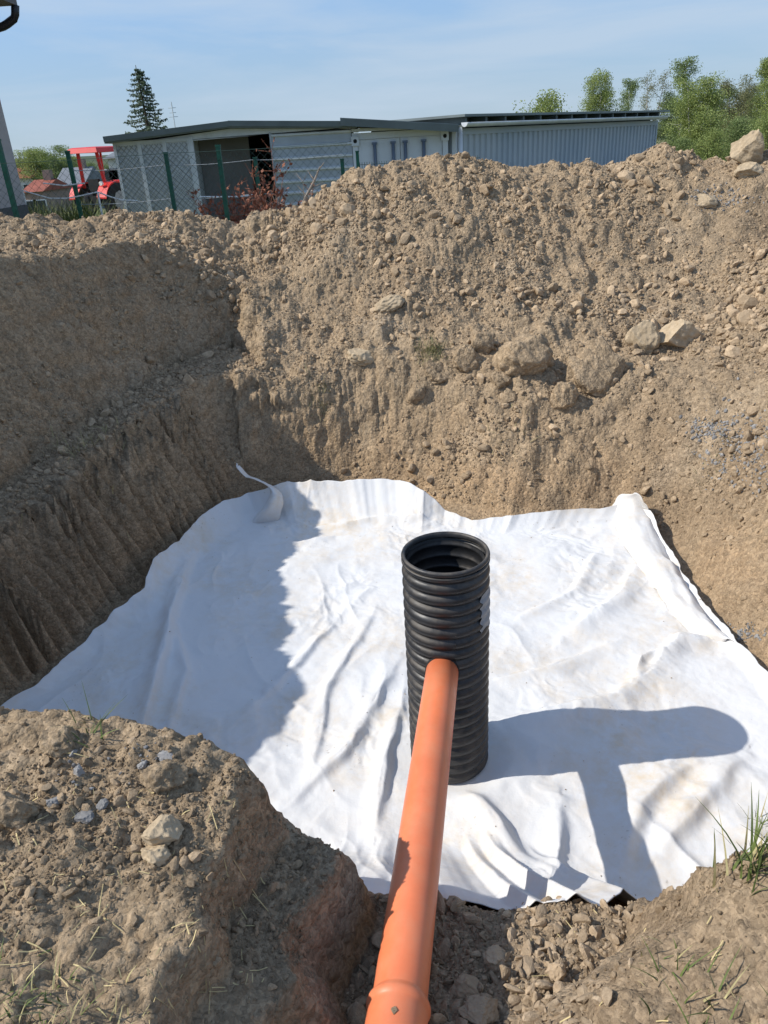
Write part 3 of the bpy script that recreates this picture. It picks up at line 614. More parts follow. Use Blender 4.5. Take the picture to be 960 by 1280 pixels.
def visible(P, m=150):
    x, y, z = proj(P); return (x > -m) & (x < 960+m) & (y > -50) & (y < 1280+m) & (z > 0.3)
def candidates(n, x0, x1, y0, y1, accept):
    x = rng.uniform(x0, x1, n); y = rng.uniform(y0, y1, n); d, _, _ = sdf(PIT, x, y); nn = tn(x, y, 0.06); st = np.sqrt(1-nn[:, 2]**2)/nn[:, 2]
    z = tz(x, y); k = (d > 0.02) & (rng.random(n) < accept(x, y, z, st)); P = np.stack([x, y, z], -1)[k]; nn = nn[k]; v = visible(P); return P[v], nn[v]
heap_P, heap_n = candidates(230000, -5.6, 6.6, 4.6, 10.9, lambda x, y, z, st: smooth(2.6, 1.2, st)*(0.34+0.8*smooth(-0.15, 0.45, perlin(x*0.9, y*0.9, 201)+0.4*perlin(x*3, y*3, 202)))*((sdf(PIT, x, y)[0] > 0.45) | (y > 7.0) | (x > 0))*smooth(4.6, 7, y+z*0.8))
heap_s = power(len(heap_P), 0.007, 0.085, 2.3)*(0.7+0.6*smooth(-0.3, 0.5, perlin(heap_P[:, 0]*0.7+3, heap_P[:, 1]*0.7, 206)))
bench_P, bench_n = candidates(14000, -3.2, -1, 3.2, 8.6, lambda x, y, z, st: (np.abs(z-1.1) < 0.28)*smooth(1.2, 0.5, st)*0.9)
bench_s = power(len(bench_P), 0.009, 0.04, 1.9)
bank_P, bank_n = candidates(110000, -2.4, 2.2, 0.7, 2.5, lambda x, y, z, st: (z > 0.95)*(0.10+0.9*smooth(-0.1, 0.5, perlin(x*2.3, y*2.3, 203)+0.5*smooth(1.2, 1.8, y)))*smooth(3.5, 1.5, st))
bank_s = power(len(bank_P), 0.0022, 0.026, 1.9)
side_P, side_n = candidates(9000, 1.8, 4.0, 2.0, 6.2, lambda x, y, z, st: smooth(2.4, 0.8, st)*(0.2+0.6*smooth(0, 0.5, perlin(x*2, y*2, 204))))
side_s = power(len(side_P), 0.006, 0.04, 2.0)
tren_P, tren_n = candidates(12000, -0.45, 1.05, 0.75, 2.15, lambda x, y, z, st: (z < 1.12)*smooth(1.9, 1.0, st)*(x > -0.25+0.12*(y-1.2))*smooth(1.12, 0.9, z+0.08*perlin(x*5, y*5, 205))*(y < 1.86))
tren_s = power(len(tren_P), 0.005, 0.045, 1.8)
def rots(n): return rng.uniform(0, PI2, (n, 3))
def place(P, n, s, sink): return P+n*(s*sink)[:, None]
zones = {'heap': (heap_P, heap_n, heap_s, 'soil_clod', 130), 'bench': (bench_P, bench_n, bench_s, 'soil_clod', 20), 'bank': (bank_P, bank_n, bank_s, 'soil_clod', 50), 'side': (side_P, side_n, side_s, 'soil_clod', 15), 'trench': (tren_P, tren_n, tren_s, 'trench_stone', 85)}
text = {'heap': ('tan soil clod lying loose on the big spoil slope behind the pit', 'clods on the spoil slope', 'soil clod'), 'bench': ('grey brown soil clod on the shaded step left of the pit', 'clods on the shaded step', 'soil clod'),
        'bank': ('crumbly tan clod on the foreground bank beside the pit edge', 'clods on the foreground banks', 'soil clod'), 'side': ('tan clod on the bank at the right edge of the pit', 'clods right of the pit', 'soil clod'),
        'trench': ('angular brown stone in the trench beside the orange pipe', 'stones in the pipe trench', 'stone')}
for zn, (P, n, s, key, top) in zones.items():
    px, py, dz = proj(P); inn = (px > 0) & (px < 960) & (py < 1280); app = s/dz*inn
    order = np.argsort(-app); pick = order[:top]; rest = order[top:]
    R_ = rots(len(P)); Q = place(P, n, s, 0.15)
    for k in pick:
        ob = bpy.data.objects.new(key, lib[key][1][rng.integers(0, len(lib[key][1]))]); C.objects.link(ob)
        ob.location = Q[k]; ob.rotation_euler = R_[k]; ob.scale = (s[k],)*3; lb_, gr_ = text[zn][0], text[zn][1]
        if zn == 'heap':
            w1 = 'left' if px[k] < 330 else ('middle' if px[k] < 640 else 'right'); w2 = 'crest' if Q[k][2] > 2.35 else ('middle' if Q[k][2] > 1.6 else 'foot')
            lb_ = 'tan soil clod lying loose on the %s of the spoil heap, %s of the picture' % (w2, w1 if w1 != 'middle' else 'centre'); gr_ = 'clods on the heap %s, %s' % (w2, w1)
        elif zn == 'bank':
            w1 = 'left' if px[k] < 460 else 'right'; lb_ = 'crumbly tan clod on the %s foreground bank' % w1; gr_ = 'clods on the %s foreground bank' % w1
        elif zn == 'trench':
            w1 = 'left' if px[k] < 505 else ('right' if px[k] < 640 else 'far right'); w2 = 'near the sheet edge' if py[k] < 1200 else 'near the bottom frame edge'
            lb_ = 'angular brown trench stone %s of the orange pipe, %s' % (w1, w2); gr_ = 'trench stones %s, %s' % (w1, w2)
        tag(ob, lb_, text[zn][2], gr_)
    scatter({'heap': 'heap_crumbs', 'bench': 'step_crumbs', 'bank': 'bank_crumbs', 'side': 'edge_crumbs', 'trench': 'trench_rubble'}[zn], key, Q[rest], s[rest], R_[rest])
    print(zn, len(P))

# ------------------------------------------------------------------ single larger rocks and lumps, each read off the photograph: centre pixel, width, height in pixels
def boulder(name, px, py, w, h, label, cat, mat, seed, ang=0.6, depth=0.8, lift=-0.02, rz=None, roll=0.0):
    p = hit(px, py+h*0.35); dz = proj(p)[2]; me = clod_mesh(name, seed, mat, 5 if w > 30 else 4, ang, 1.0)
    ob = bpy.data.objects.new(name, me); C.objects.link(ob)
    V = np.array([v.co[:] for v in me.vertices]); V -= (V.max(0)+V.min(0))/2; V /= (V.max(0)-V.min(0))/2
    nn = fbm(V[:, 0]*2.2+seed+V[:, 2]*1.7, V[:, 1]*2.2-V[:, 2]*1.9, 3, seed); n2 = np.abs(perlin(V[:, 0]*5+V[:, 2]*4, V[:, 1]*5-V[:, 2]*3+seed, seed)); V *= (1+(0.05 if mat == 'rock' else 0.10)*nn+(0.03 if mat == 'rock' else 0.10)*n2)[:, None]
    W_ = w/2*dz/FPX; Hh = h/2*dz/FPX*1.05
    V *= np.array([W_, W_*depth, Hh]); c, s_ = math.cos(roll), math.sin(roll); V = V@np.array([[c, 0, s_], [0, 1, 0], [-s_, 0, c]])
    me.vertices.foreach_set('co', V.astype(np.float32).ravel()); me.update()
    ob.location = (p[0], p[1]+W_*depth*0.35, p[2]+Hh*(lift+0.35)); ob.rotation_euler = (0, 0, rz or 0)
    me.polygons.foreach_set('use_smooth', [ang < 0.4]*len(me.polygons)); return tag(ob, label, cat)
boulder('rock', 805, 418, 42, 48, 'upright pale rock half of the split pair on the right slope', 'rock', 'rock', 11, 0.8)
boulder('rock', 848, 414, 52, 40, 'pale rock lying right of the upright split half on the slope', 'rock', 'rock', 12, 0.8)
boulder('earth_lump', 750, 455, 78, 78, 'biggest squarish earth lump on the lower slope casting a dark shadow', 'soil lump', 'soil', 13, 0.55)
boulder('earth_lump', 655, 440, 72, 56, 'wide rounded earth lump left of the biggest squarish lump', 'soil lump', 'soil', 14, 0.3)
boulder('earth_lump', 603, 426, 30, 30, 'small round lump sitting above the paired lump by the grass tuft', 'soil lump', 'soil', 15, 0.3)
boulder('earth_lump', 583, 445, 34, 36, 'lump wedged under the small round one right of the grass tuft', 'soil lump', 'soil', 16, 0.4)
boulder('earth_lump', 550, 463, 40, 28, 'low loaf shaped lump just below the grass tuft', 'soil lump', 'soil', 17, 0.4)
boulder('rock', 452, 445, 36, 22, 'pale flat rock on the slope left of the grass tuft', 'rock', 'rock', 18, 0.8)
boulder('earth_lump', 627, 473, 28, 24, 'fist sized lump below the wide rounded earth lump', 'soil lump', 'soil', 19, 0.4)
boulder('earth_lump', 637, 494, 22, 20, 'smallest round lump lowest below the wide rounded lump', 'soil lump', 'soil', 20, 0.3)
boulder('earth_lump', 520, 490, 24, 28, 'upright egg shaped lump low on the slope above the sheet', 'soil lump', 'soil', 21, 0.3)
boulder('earth_lump', 706, 492, 34, 40, 'lump leaning on the lower left of the biggest squarish lump', 'soil lump', 'soil', 22, 0.5)
boulder('rock', 938, 188, 42, 50, 'big tilted boulder crowning the heap at the right frame edge', 'rock', 'rock', 23, 0.85, roll=0.5)
boulder('rock', 936, 212, 36, 24, 'pale slab under the tilted boulder on the right crest', 'rock', 'rock', 24, 0.9)
boulder('rock', 882, 250, 30, 18, 'flat grey slab near the crest right of the low saddle', 'rock', 'rock', 25, 0.9, roll=-0.3)
boulder('rock', 486, 378, 42, 18, 'thin flat slab on the slope above the grass tuft', 'rock', 'rock', 26, 0.9, roll=0.35)
boulder('rock', 204, 1038, 50, 36, 'yellowish blocky stone on the foreground left bank', 'rock', 'rock', 27, 0.8)
boulder('rock', 196, 1066, 40, 30, 'yellowish wedge stone directly below the blocky one on the bank', 'rock', 'rock', 28, 0.9)
boulder('earth_lump', 18, 1010, 60, 56, 'rounded earth lump at the left frame edge of the foreground bank', 'soil lump', 'soil', 29, 0.3)
boulder('earth_lump', 75, 925, 56, 34, 'crumbly lump on the foreground bank edge by the grass blades', 'soil lump', 'soil', 30, 0.3)
boulder('earth_lump', 205, 968, 56, 30, 'crumbly lump at the right end of the foreground bank edge', 'soil lump', 'soil', 31, 0.3)
boulder('rock', 600, 1268, 50, 30, 'flat tan stone at the bottom frame edge right of the pipe', 'rock', 'trench_rock', 32, 0.9)
boulder('rock', 583, 1236, 42, 22, 'flat brown slab in the trench right of the pipe socket', 'rock', 'trench_rock', 33, 0.9)
boulder('rock', 622, 1196, 34, 20, 'angular slab in the shaded trench below the sheet edge', 'rock', 'trench_rock', 34, 0.9)
boulder('rock', 695, 1212, 26, 30, 'tan block at the sunlit edge of the trench rubble', 'rock', 'trench_rock', 35, 0.7)
for k, (px, py, w, h, lb) in enumerate([(105, 1020, 26, 14, 'dark blue grey splinter stone lying flat on the left bank'), (128, 1005, 16, 14, 'small dark stone right of the blue grey splinter'), (66, 1002, 18, 14, 'pale blue grey pebble left of the splinter stone'),
        (98, 962, 14, 18, 'upright blue grey chip near the bank edge grass'), (206, 945, 20, 10, 'blue grey chip on the lump near the pit edge'), (178, 955, 14, 14, 'light grey chip left of the lump near the pit edge'), (92, 940, 14, 12, 'grey chip just below the bank edge grass blades')]):
    boulder('stone_chip', px, py, w, h, lb, 'stone', 'blue_stone', 50+k, 1.0, lift=-0.1)
# blue-grey gravel spilled on the right
gp = []
for cxp, cyp, rx, ry, n in ((930, 560, 60, 50, 420), (905, 250, 40, 16, 160), (885, 535, 30, 14, 120), (185, 950, 30, 16, 30), (110, 960, 40, 30, 25), (935, 790, 24, 12, 60)):
    for _ in range(n):
        a = rng.normal(size=2)*0.5; gp.append(hit(cxp+a[0]*rx, cyp+a[1]*ry))
gp = np.array(gp); gs = power(len(gp), 0.008, 0.026, 2)*np.clip(proj(gp)[2]/5.5, 0.3, 1.2); scatter('gravel', 'gravel', gp+np.array([0, 0, 0.004]), gs, rots(len(gp)))
# dirt specks fallen on the sheet
fi = rng.integers(0, FX_.size, 420); sp = np.stack([FX_.ravel()[fi], FY_.ravel()[fi], FZ_.ravel()[fi]], -1)
extra = np.array([fz(405+rng.normal()*22, 655+rng.normal()*6) for _ in range(14)]+[fz(700+rng.normal()*14, 668+rng.normal()*8) for _ in range(10)]+[fz(250+rng.normal()*40, 880+rng.normal()*40) for _ in range(12)])
sp = np.concatenate([sp, extra]); ss = power(len(sp), 0.0012, 0.007, 1.8); scatter('dirt_specks', 'soil_clod', sp+np.array([0, 0, 0.002]), ss, rots(len(sp)))
cl = bpy.data.objects.new('soil_clod', lib['soil_clod'][1][2]); C.objects.link(cl); pz = A0+pd*(Lp+0.055)+q@Vector((0, 0.088, 0)); 
tag(cl, 'crumb of wet earth stuck on the orange pipe socket', 'soil clod'); cl.scale = (0.016, 0.014, 0.008)
_up = Vector((0, 0, 1)); _n = (_up-pd*_up.dot(pd)).normalized(); cl.location = A0+pd*(Lp+0.05)+_n*0.088

# ------------------------------------------------------------------ grass, straw, twigs near the viewer
def blade(V, Fc, p, hgt, w, lean, az, bend, segs=4):
    k = len(V); ca, sa = math.cos(az), math.sin(az); b = az+math.pi/2+random.uniform(-.6, .6)
    for i in range(segs+1):
        f = i/segs; out = lean*f*hgt+bend*hgt*f*f; z = hgt*f*(1-0.35*bend*f); ww = w*(1-f**1.6)+0.0003
        c = (p[0]+ca*out, p[1]+sa*out, p[2]+z); V.append((c[0]+math.cos(b)*ww, c[1]+math.sin(b)*ww, c[2])); V.append((c[0]-math.cos(b)*ww, c[1]-math.sin(b)*ww, c[2]))
    for i in range(segs): Fc.append((k+2*i, k+2*i+1, k+2*i+3, k+2*i+2))
def tuft(px, py, n, hgt, spread, label, mat='grass', w=0.003, lean=0.5, group=None):
    p = hit(px, py); t = thing('grass_tuft', p, label, 'grass tuft', group); mats = [mat, 'dead_grass']
    for mt, k in zip(mats, (n, n//3)):
        V = []; Fc = []
        for _ in range(k):
            x = p[0]+random.gauss(0, spread); y = p[1]+random.gauss(0, spread); blade(V, Fc, (x, y, float(tz(x, y))-0.005), hgt*random.uniform(0.4, 1.1), w*random.uniform(.6, 1.3), random.uniform(0, lean), random.uniform(0, PI2), random.uniform(0, 0.7))
        tag(MB().add(V, Fc).build('green_blades' if mt == mat else 'dry_blades', mt, t, False, False), kind='stuff')
tuft(538, 442, 160, 0.13, 0.075, 'dull green grass tuft among the lumps on the spoil slope', 'dry_green', .003, 0.6)
tuft(400, 500, 70, 0.10, 0.06, 'small dark grass tuft low on the slope left of the lumps', 'dry_green', .003, 0.6)
tuft(940, 1085, 46, 0.16, 0.035, 'tall green grass tuft on the right foreground bank', 'grass', .0035, 0.5)
tuft(958, 1040, 26, 0.15, 0.03, 'grass tuft cut off by the right frame edge', 'grass', .003, 0.6)
tuft(880, 1262, 16, 0.10, 0.05, 'sparse grass blades low on the right foreground bank', 'grass', .0028, 0.8)
tuft(835, 1205, 14, 0.06, 0.03, 'tiny grass sprig in the middle of the right foreground bank', 'grass', .002, 0.9)
tuft(30, 1268, 60, 0.05, 0.07, 'low green grass patch in the bottom left corner', 'grass', .0025, 1.0)
tuft(120, 1285, 30, 0.05, 0.07, 'sparse dry grass right of the bottom left patch', 'dead_grass', .0022, 1.2)
tuft(112, 912, 16, 0.09, 0.03, 'few grass blades on the left bank edge against the white sheet', 'grass', .0022, 1.2)
tuft(100, 565, 40, 0.16, 0.12, 'straggly dry grass hanging over the edge of the shaded step', 'dead_grass', .003, 1.2)
tuft(145, 545, 30, 0.13, 0.10, 'second clump of dry grass further along the step edge', 'dead_grass', .003, 1.2)
tuft(880, 590, 40, 0.07, 0.10, 'thin dull grass low on the right slope above the pit', 'dry_green', .003, 0.9)
tuft(640, 545, 40, 0.08, 0.12, 'withered grass on the lip of the far pit wall', 'dead_grass', .003, 1.2)
V = []; Fc = []                                    # loose straw on the foreground banks and the step
for k in range(900):
    if k % 3: continue
    if k < 620: px, py = rng.uniform(0, 330), rng.uniform(980, 1290)
    elif k < 760: px, py = rng.uniform(640, 960), rng.uniform(1120, 1290)
    else: px, py = rng.uniform(0, 260), rng.uniform(500, 680)
    if rng.random() > 0.25+0.75*(perlin(px/70, py/50, 301) > -0.05): continue
    p = hit(px, py); a = rng.uniform(0, PI2); L_ = rng.gamma(2, 0.014); w = rng.uniform(0.0006, 0.0016); n = 3; k0 = len(V)
    for i in range(n):
        f = i/(n-1)-0.5; x = p[0]+math.cos(a)*L_*f; y = p[1]+math.sin(a)*L_*f; z = float(tz(x, y))+0.006+0.006*rng.random()
        V += [(x-math.sin(a)*w, y+math.cos(a)*w, z), (x+math.sin(a)*w, y-math.cos(a)*w, z+0.001)]
    for i in range(n-1): Fc.append((k0+2*i, k0+2*i+1, k0+2*i+3, k0+2*i+2))
tag(MB().add(V, Fc).build('straw_litter', 'straw', None, False, False), kind='stuff')
for k, (ax_, ay_, bx_, by_, lb) in enumerate([(122, 1168, 130, 1108, 'long straight straw stalk standing out on the left bank'), (130, 1150, 155, 1168, 'pale straw piece right of the long stalk'), (35, 1180, 62, 1195, 'pale straw stalk low on the left bank'), (78, 943, 112, 950, 'pale twig just below the bank edge grass'),
                                          (316, 1120, 336, 1142, 'dry sprig on the shaded flank of the left bank'), (450, 1280, 478, 1262, 'pale straw left of the orange pipe socket')]):
    a = hit(ax_, ay_)+np.array([0, 0, .008]); b = hit(bx_, by_)+np.array([0, 0, .01]); tag(MB().tube([a, (a+b)/2+np.array([0, 0, .006]), b], [0.002, 0.0018, 0.001], 6).build('straw_stalk', 'straw'), lb, 'straw')

# ------------------------------------------------------------------ fences behind the heap
def post(t, x, y, z0, z1, w=0.06, lean=(0, 0)):
    m = MB(); m.beam((x, y, z0), (x+lean[0], y+lean[1], z1), w, w, (0, 1, 0)); o = m.build('post', 'green_post', t)
    MB().box((x+lean[0]-w*.6, y+lean[1]-w*.6, z1), (x+lean[0]+w*.6, y+lean[1]+w*.6, z1+0.025)).build('cap', 'green_post', o); return o
def chain(t, a, b, z0, z1, cell, r_, sag=0.02):
    """diagonal wires between two plan points"""
    a = Vector(a); b = Vector(b); L_ = (b-a).length; d = (b-a)/L_; H_ = z1-z0; m = MB(); k = -H_
    def pt(s_, z): return (a.x+d.x*s_, a.y+d.y*s_+0.012*math.sin(s_*5+z*3), z-sag*math.sin(math.pi*max(0, min(1, s_/L_)))*((z-z0)/H_))
    while k < L_:
        for sg in (1, -1):
            s0, s1 = (k, k+H_) if sg > 0 else (k+H_, k); q0, q1 = s0, s1; zz0, zz1 = z0, z1
            lo = max(min(s0, s1), 0); hi = min(max(s0, s1), L_)
            if hi-lo < 0.05: continue
            f = lambda s_: z0+(z1-z0)*((s_-s0)/(s1-s0))
            m.tube([pt(lo, f(lo)), pt((lo+hi)/2, f((lo+hi)/2)), pt(hi, f(hi))], r_, 3, False)
        k += cell*math.sqrt(2)
    return m.build('wire_mesh', 'green_wire', t, False, False)
YF = 11.6
pL = aty(7, 215, YF); pR = aty(279, 232, YF); ztop = aty(272, 186, YF)[2]; ztopL = aty(2, 176, YF)[2]
fence = thing('chain_link_fence', (pR[0], YF, 1.4), 'green chain link fence with square posts standing behind the left spoil heap', 'fence')
sp_ = pR[0]-pL[0]
for k in range(-1, 2): post(fence, pL[0]+sp_*k, YF, 1.35, ztopL+(ztop-ztopL)*max(k, 0)*0.9)
chain(fence, (pL[0]-sp_, YF-0.05), (pL[0]+sp_*1.6, YF-0.05), 1.5, ztop-0.03, 0.075, 0.0022)
for z in (ztop-0.02, (ztop+1.5)/2): MB().tube([(pL[0]+sp_*(k*2.6/12-1), YF-0.04, z-0.012*math.sin(k*math.pi/4)**2) for k in range(13)], 0.003, 4).build('tension_wire', 'green_wire', fence)
YS = 16.0
fence2 = thing('post_fence', (aty(210, 230, YS)[0], YS, 1.4), 'further line of thin green fence posts with sagging wires in front of the shed', 'fence')
xs2 = [aty(px, 235, YS)[0] for px in (94, 214, 323, 430)]
for x, (px, py) in zip(xs2, ((88, 190), (206, 192), (320, 198), (428, 200))): post(fence2, x, YS, 1.3, aty(px, py, YS)[2], 0.07)
for z in (3.0, 2.4): MB().tube([(xs2[0]+(xs2[-1]-xs2[0])*k/18, YS, z-0.03*abs(math.sin(k*math.pi/6))) for k in range(19)], 0.006, 4).build('line_wire', 'wire_grey', fence2)
# stiff panel fence before the container
YP = 18.5
pf = thing('panel_fence', (aty(500, 205, YP)[0], YP, 1.3), 'green welded wire panel fence with spiky top in front of the white container', 'fence')
x0, x1 = aty(447, 200, YP)[0], aty(600, 200, YP)[0]; zp = aty(500, 200, YP)[2]
post(pf, x0, YP, 1.2, aty(447, 190, YP)[2], 0.07)
m = MB(); k = x0+0.04
while k < x1: m.tube([(k, YP, 1.35), (k, YP, zp-0.22), (k, YP-0.05, zp-0.15), (k, YP, zp-0.08), (k, YP, zp)], 0.005, 4, False); k += 0.055
tag(m.build('upright_wires', 'green_wire', pf, False, False), kind='stuff')
for z in (zp-0.05, zp-0.28, zp-0.8, zp-1.4): MB().tube([(x0, YP, z), (x1, YP, z)], 0.005, 4).build('cross_wire', 'green_wire', pf)
# white tape on stakes
YT = 15.2
tp = thing('tape_fence', (aty(122, 255, YT)[0], YT, 1.4), 'low white tape strung between thin white stakes by the weeds', 'fence')
def tpt(px, py, Y=YT): return tuple(aty(px, py, Y))
for px, py in ((28, 238), (122, 240)):
    t0 = aty(px, py, YT); MB().tube([(t0[0], YT, 1.35), tuple(t0)], 0.018, 6).build('stake', 'white_paint', tp)
for pts in ([(28, 238), (45, 243), (62, 248)], [(62, 248), (84, 248), (105, 244), (122, 240)], [(122, 240), (138, 246), (152, 250), (172, 251)], [(54, 229), (80, 232), (106, 229)], [(250, 246), (300, 246), (322, 243)]):
    MB().tube([tpt(*p) for p in pts], 0.012, 5).build('tape', 'white_paint', tp)

# ------------------------------------------------------------------ house corner at the left frame edge
YH = 15.0; wx_ = aty(32, 255, YH)[0]; ev = aty(22, 7, YH+0.4)
house = thing('house', (wx_-3, 13.7, 1.35), 'mauve plastered house corner at the left frame edge with dark plinth', 'house')
zp_ = aty(24, 256, YH)[2]
MB().box((wx_-7, 12.3, zp_), (wx_, YH, ev[2]+0.1)).build('wall', 'plaster', house)
MB().box((wx_-7.02, 12.28, 1.2), (wx_+0.02, YH+0.02, zp_-0.003)).build('plinth', 'plinth', house)
rf = MB().prism([(ev[0], 11.9, ev[2]), (ev[0], 11.9, ev[2]+0.2), (wx_-3.5, 11.9, ev[2]+2.4), (wx_-7.7, 11.9, ev[2]+0.2), (wx_-7.7, 11.9, ev[2])], (0, YH+0.4-11.9, 0)).build('roof', 'soffit', house)
MB().tube([(ev[0]+0.02, 11.9, ev[2]+0.16), (ev[0]+0.02, YH+0.4, ev[2]+0.16)], 0.065, 12).build('gutter', 'black_gutter', rf, True)
a_ = aty(19, 6, YH+0.35); b_ = aty(19, 18, YH+0.35); c_ = aty(14, 27, YH+0.35); d_ = aty(4, 33, YH+0.35); e_ = aty(-30, 44, YH+0.3)
MB().tube([tuple(a_), tuple(b_), tuple(b_*0.4+c_*0.6+np.array([0.02, 0, 0])), tuple(c_*0.5+d_*0.5), tuple(d_), tuple(e_), (wx_-0.02, YH-0.2, e_[2]-0.15)], 0.065, 12).build('downpipe', 'black_gutter', house, True)

# ------------------------------------------------------------------ metal shed with open bay
YB = 22.0; ZG = 1.0
def bx(px, py=225, Y=YB): return aty(px, py, Y)[0]
shed = thing('metal_shed', (bx(290), YB+3, ZG), 'low grey metal shed with lattice panels and a dark open bay', 'shed')
xa, xb, xc, xd = bx(150), bx(243), bx(345), bx(441, 200); zt_ = aty(290, 168, YB)[2]
fl = aty(129, 171, YB-0.3); fp = aty(285, 151, YB-0.3); fr = aty(446, 151, YB-0.3)
MB().prism([tuple(fl), tuple(fp), tuple(fr), (fr[0], YB-0.3, fr[2]-0.16), (fp[0], YB-0.3, fp[2]-0.16), (fl[0], YB-0.3, fl[2]-0.16)], (0, 7.6, 0)).build('roof', 'roof_top', shed)
for (p0, p1) in ((fl, fp), (fp, fr)):
    MB().beam((p0[0], YB-0.32, p0[2]-0.06), (p1[0], YB-0.32, p1[2]-0.07), 0.04, 0.13).build('fascia_board', 'roof_dark', shed)
# gable infill under the roof
MB().prism([(fl[0]+0.3, YB-0.02, fl[2]-0.20), (fp[0], YB-0.02, fp[2]-0.17), (fr[0]-0.05, YB-0.02, fr[2]-0.17), (fr[0]-0.05, YB-0.02, zt_), (fl[0]+0.3, YB-0.02, min(zt_, fl[2]-0.25))], (0, 0.06, 0)).build('gable_sheet', 'galv', shed)
npan = 3
for k in range(npan):                               # lattice panels
    x0 = xa+(xb-xa)*k/npan; x1 = xa+(xb-xa)*(k+1)/npan; zt2 = zt_-0.02
    fr_ = MB(); fr_.box((x0, YB-0.06, ZG), (x0+0.07, YB, zt2)); fr_.box((x1-0.03, YB-0.06, ZG), (x1, YB, zt2)); fr_.box((x0+0.07, YB-0.055, zt2-0.07), (x1-0.03, YB, zt2))
    po = fr_.build('lattice_panel', 'galv', shed)
    MB().box((x0+0.07, YB-0.005, ZG), (x1-0.03, YB+0.02, zt2-0.07)).build('backing_sheet', 'galv', po)
    mm = MB(); w_ = x1-x0-0.1; c0 = x0+0.07; kk = -3.0
    while kk < w_:
        for sg in (1, -1):
            pts = []
            for i in range(2):
                zz_ = [ZG+0.3, zt2-0.1][i]; pts.append((kk+(zz_-ZG)*1.0 if sg > 0 else kk+3.0-(zz_-ZG)*1.0, zz_))
            (sa_, za), (sb_, zb) = pts
            def clip(sv):
                f = (sv-sa_)/(sb_-sa_); return za+(zb-za)*f
            lo, hi = max(min(sa_, sb_), 0), min(max(sa_, sb_), w_)
            if hi-lo > 0.05: mm.beam((c0+lo, YB-0.025-0.008*sg, clip(lo)), (c0+hi, YB-0.025-0.008*sg, clip(hi)), 0.012, 0.022, (0, 1, 0))
        kk += 0.14
    tag(mm.build('lattice_wires', 'wire_grey', po, False, False), kind='stuff')
MB().box((xb, YB-0.05, ZG), (xb+0.12, YB+0.07, zt_)).build('corner_post', 'galv', shed)
MB().box((xa, YB, ZG), (xa+0.05, YB+7, fl[2]-0.2)).build('side_wall', 'corrugated_grey', shed)
MB().box((xb+0.02, YB+0.07, ZG), (xb+0.06, YB+7, zt_)).build('partition', 'galv', shed)
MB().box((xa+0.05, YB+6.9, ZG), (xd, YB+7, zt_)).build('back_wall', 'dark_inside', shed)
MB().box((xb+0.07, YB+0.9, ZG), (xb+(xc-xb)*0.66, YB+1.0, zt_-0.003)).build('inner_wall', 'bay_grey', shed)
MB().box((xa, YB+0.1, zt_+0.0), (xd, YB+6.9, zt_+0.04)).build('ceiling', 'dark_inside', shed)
sh = MB().box((xc, YB, ZG), (xd, YB+0.03, fp[2]-0.18)).build('ribbed_wall', 'corrugated_grey', shed)
nb = 9; zr0 = ZG+0.1; zr1 = fp[2]-0.25
for k in range(nb):
    z = zr0+(zr1-zr0)*(k+0.5)/nb
    MB().prism([(xc, YB, z-0.05), (xc, YB-0.05, z-0.02), (xc, YB-0.05, z+0.02), (xc, YB, z+0.05)], (xd-xc, 0, 0)).build('rib', 'galv', sh)
MB().box((xc-0.05, YB-0.03, ZG), (xc, YB+7, zt_)).build('partition', 'corrugated_grey', shed)

# ------------------------------------------------------------------ white container, door end towards us
ca = aty(441, 190, YB)[0]; cb = aty(560, 190, YB)[0]; zc = aty(500, 163, YB)[2]; zb_ = zc-2.6
cont = thing('shipping_container', ((ca+cb)/2, YB+3, zb_), 'white steel shipping container with dark lock rods under a thin sloping roof', 'container')
MB().box((ca+0.02, YB+0.08, zb_+0.1), (cb-0.02, YB+6, zc-0.02)).build('box', 'white_steel', cont)
for x in (ca, cb-0.14): MB().box((x, YB-0.02, zb_), (x+0.14, YB+0.12, zc)).build('corner_post', 'white_steel', cont)
MB().box((ca+0.14, YB, zc-0.16), (cb-0.14, YB+0.08, zc-0.005)).build('header', 'white_steel', cont)
for x, rightside in ((ca-0.02, 0), (cb-0.18, 1)):
    cs = MB().box((x, YB-0.06, zc-0.30), (x+0.20, YB-0.022, zc-0.08)).build('corner_casting', 'white_steel', cont)
    MB().tube([(x+0.10, YB-0.063, zc-0.19), (x+0.10, YB-0.05, zc-0.19)], 0.05, 14).build('casting_hole', 'dark_slit', cs)
for k, px in enumerate((469, 492, 507, 530)):
    x = aty(px, 195, YB)[0]; ro = MB().tube([(x, YB-0.03, zb_+0.15), (x, YB-0.03, zc-0.28)], 0.045, 8).build('lock_rod', 'dark_rod', cont, True)
    MB().box((x-0.07, YB-0.05, zc-0.30), (x+0.07, YB+0.06, zc-0.24)).build('keeper', 'dark_rod', ro)
dw = (cb-ca-0.28)/2
for k in range(2): MB().box((ca+0.15+dw*k, YB+0.03, zb_+0.15), (ca+0.13+dw*(k+1), YB+0.078, zc-0.17)).build('door', 'white_steel', cont)
ra = aty(425, 147, YB-0.4); rb = aty(573, 155, YB-0.4)
rr_ = MB().prism([tuple(ra), tuple(rb), (rb[0], YB-0.4, rb[2]-0.1), (ra[0], YB-0.4, ra[2]-0.1)], (0, 7, 0)).build('roof', 'roof_top', cont)
MB().beam((ra[0], YB-0.42, ra[2]-0.1), (rb[0], YB-0.42, rb[2]-0.1), 0.04, 0.17).build('fascia_board', 'roof_dark', rr_)
MB().beam((ca, YB-0.05, zc+0.06), (cb+0.1, YB-0.05, zc-0.0+0.03), 0.05, 0.07).build('top_rail', 'white_steel', cont)

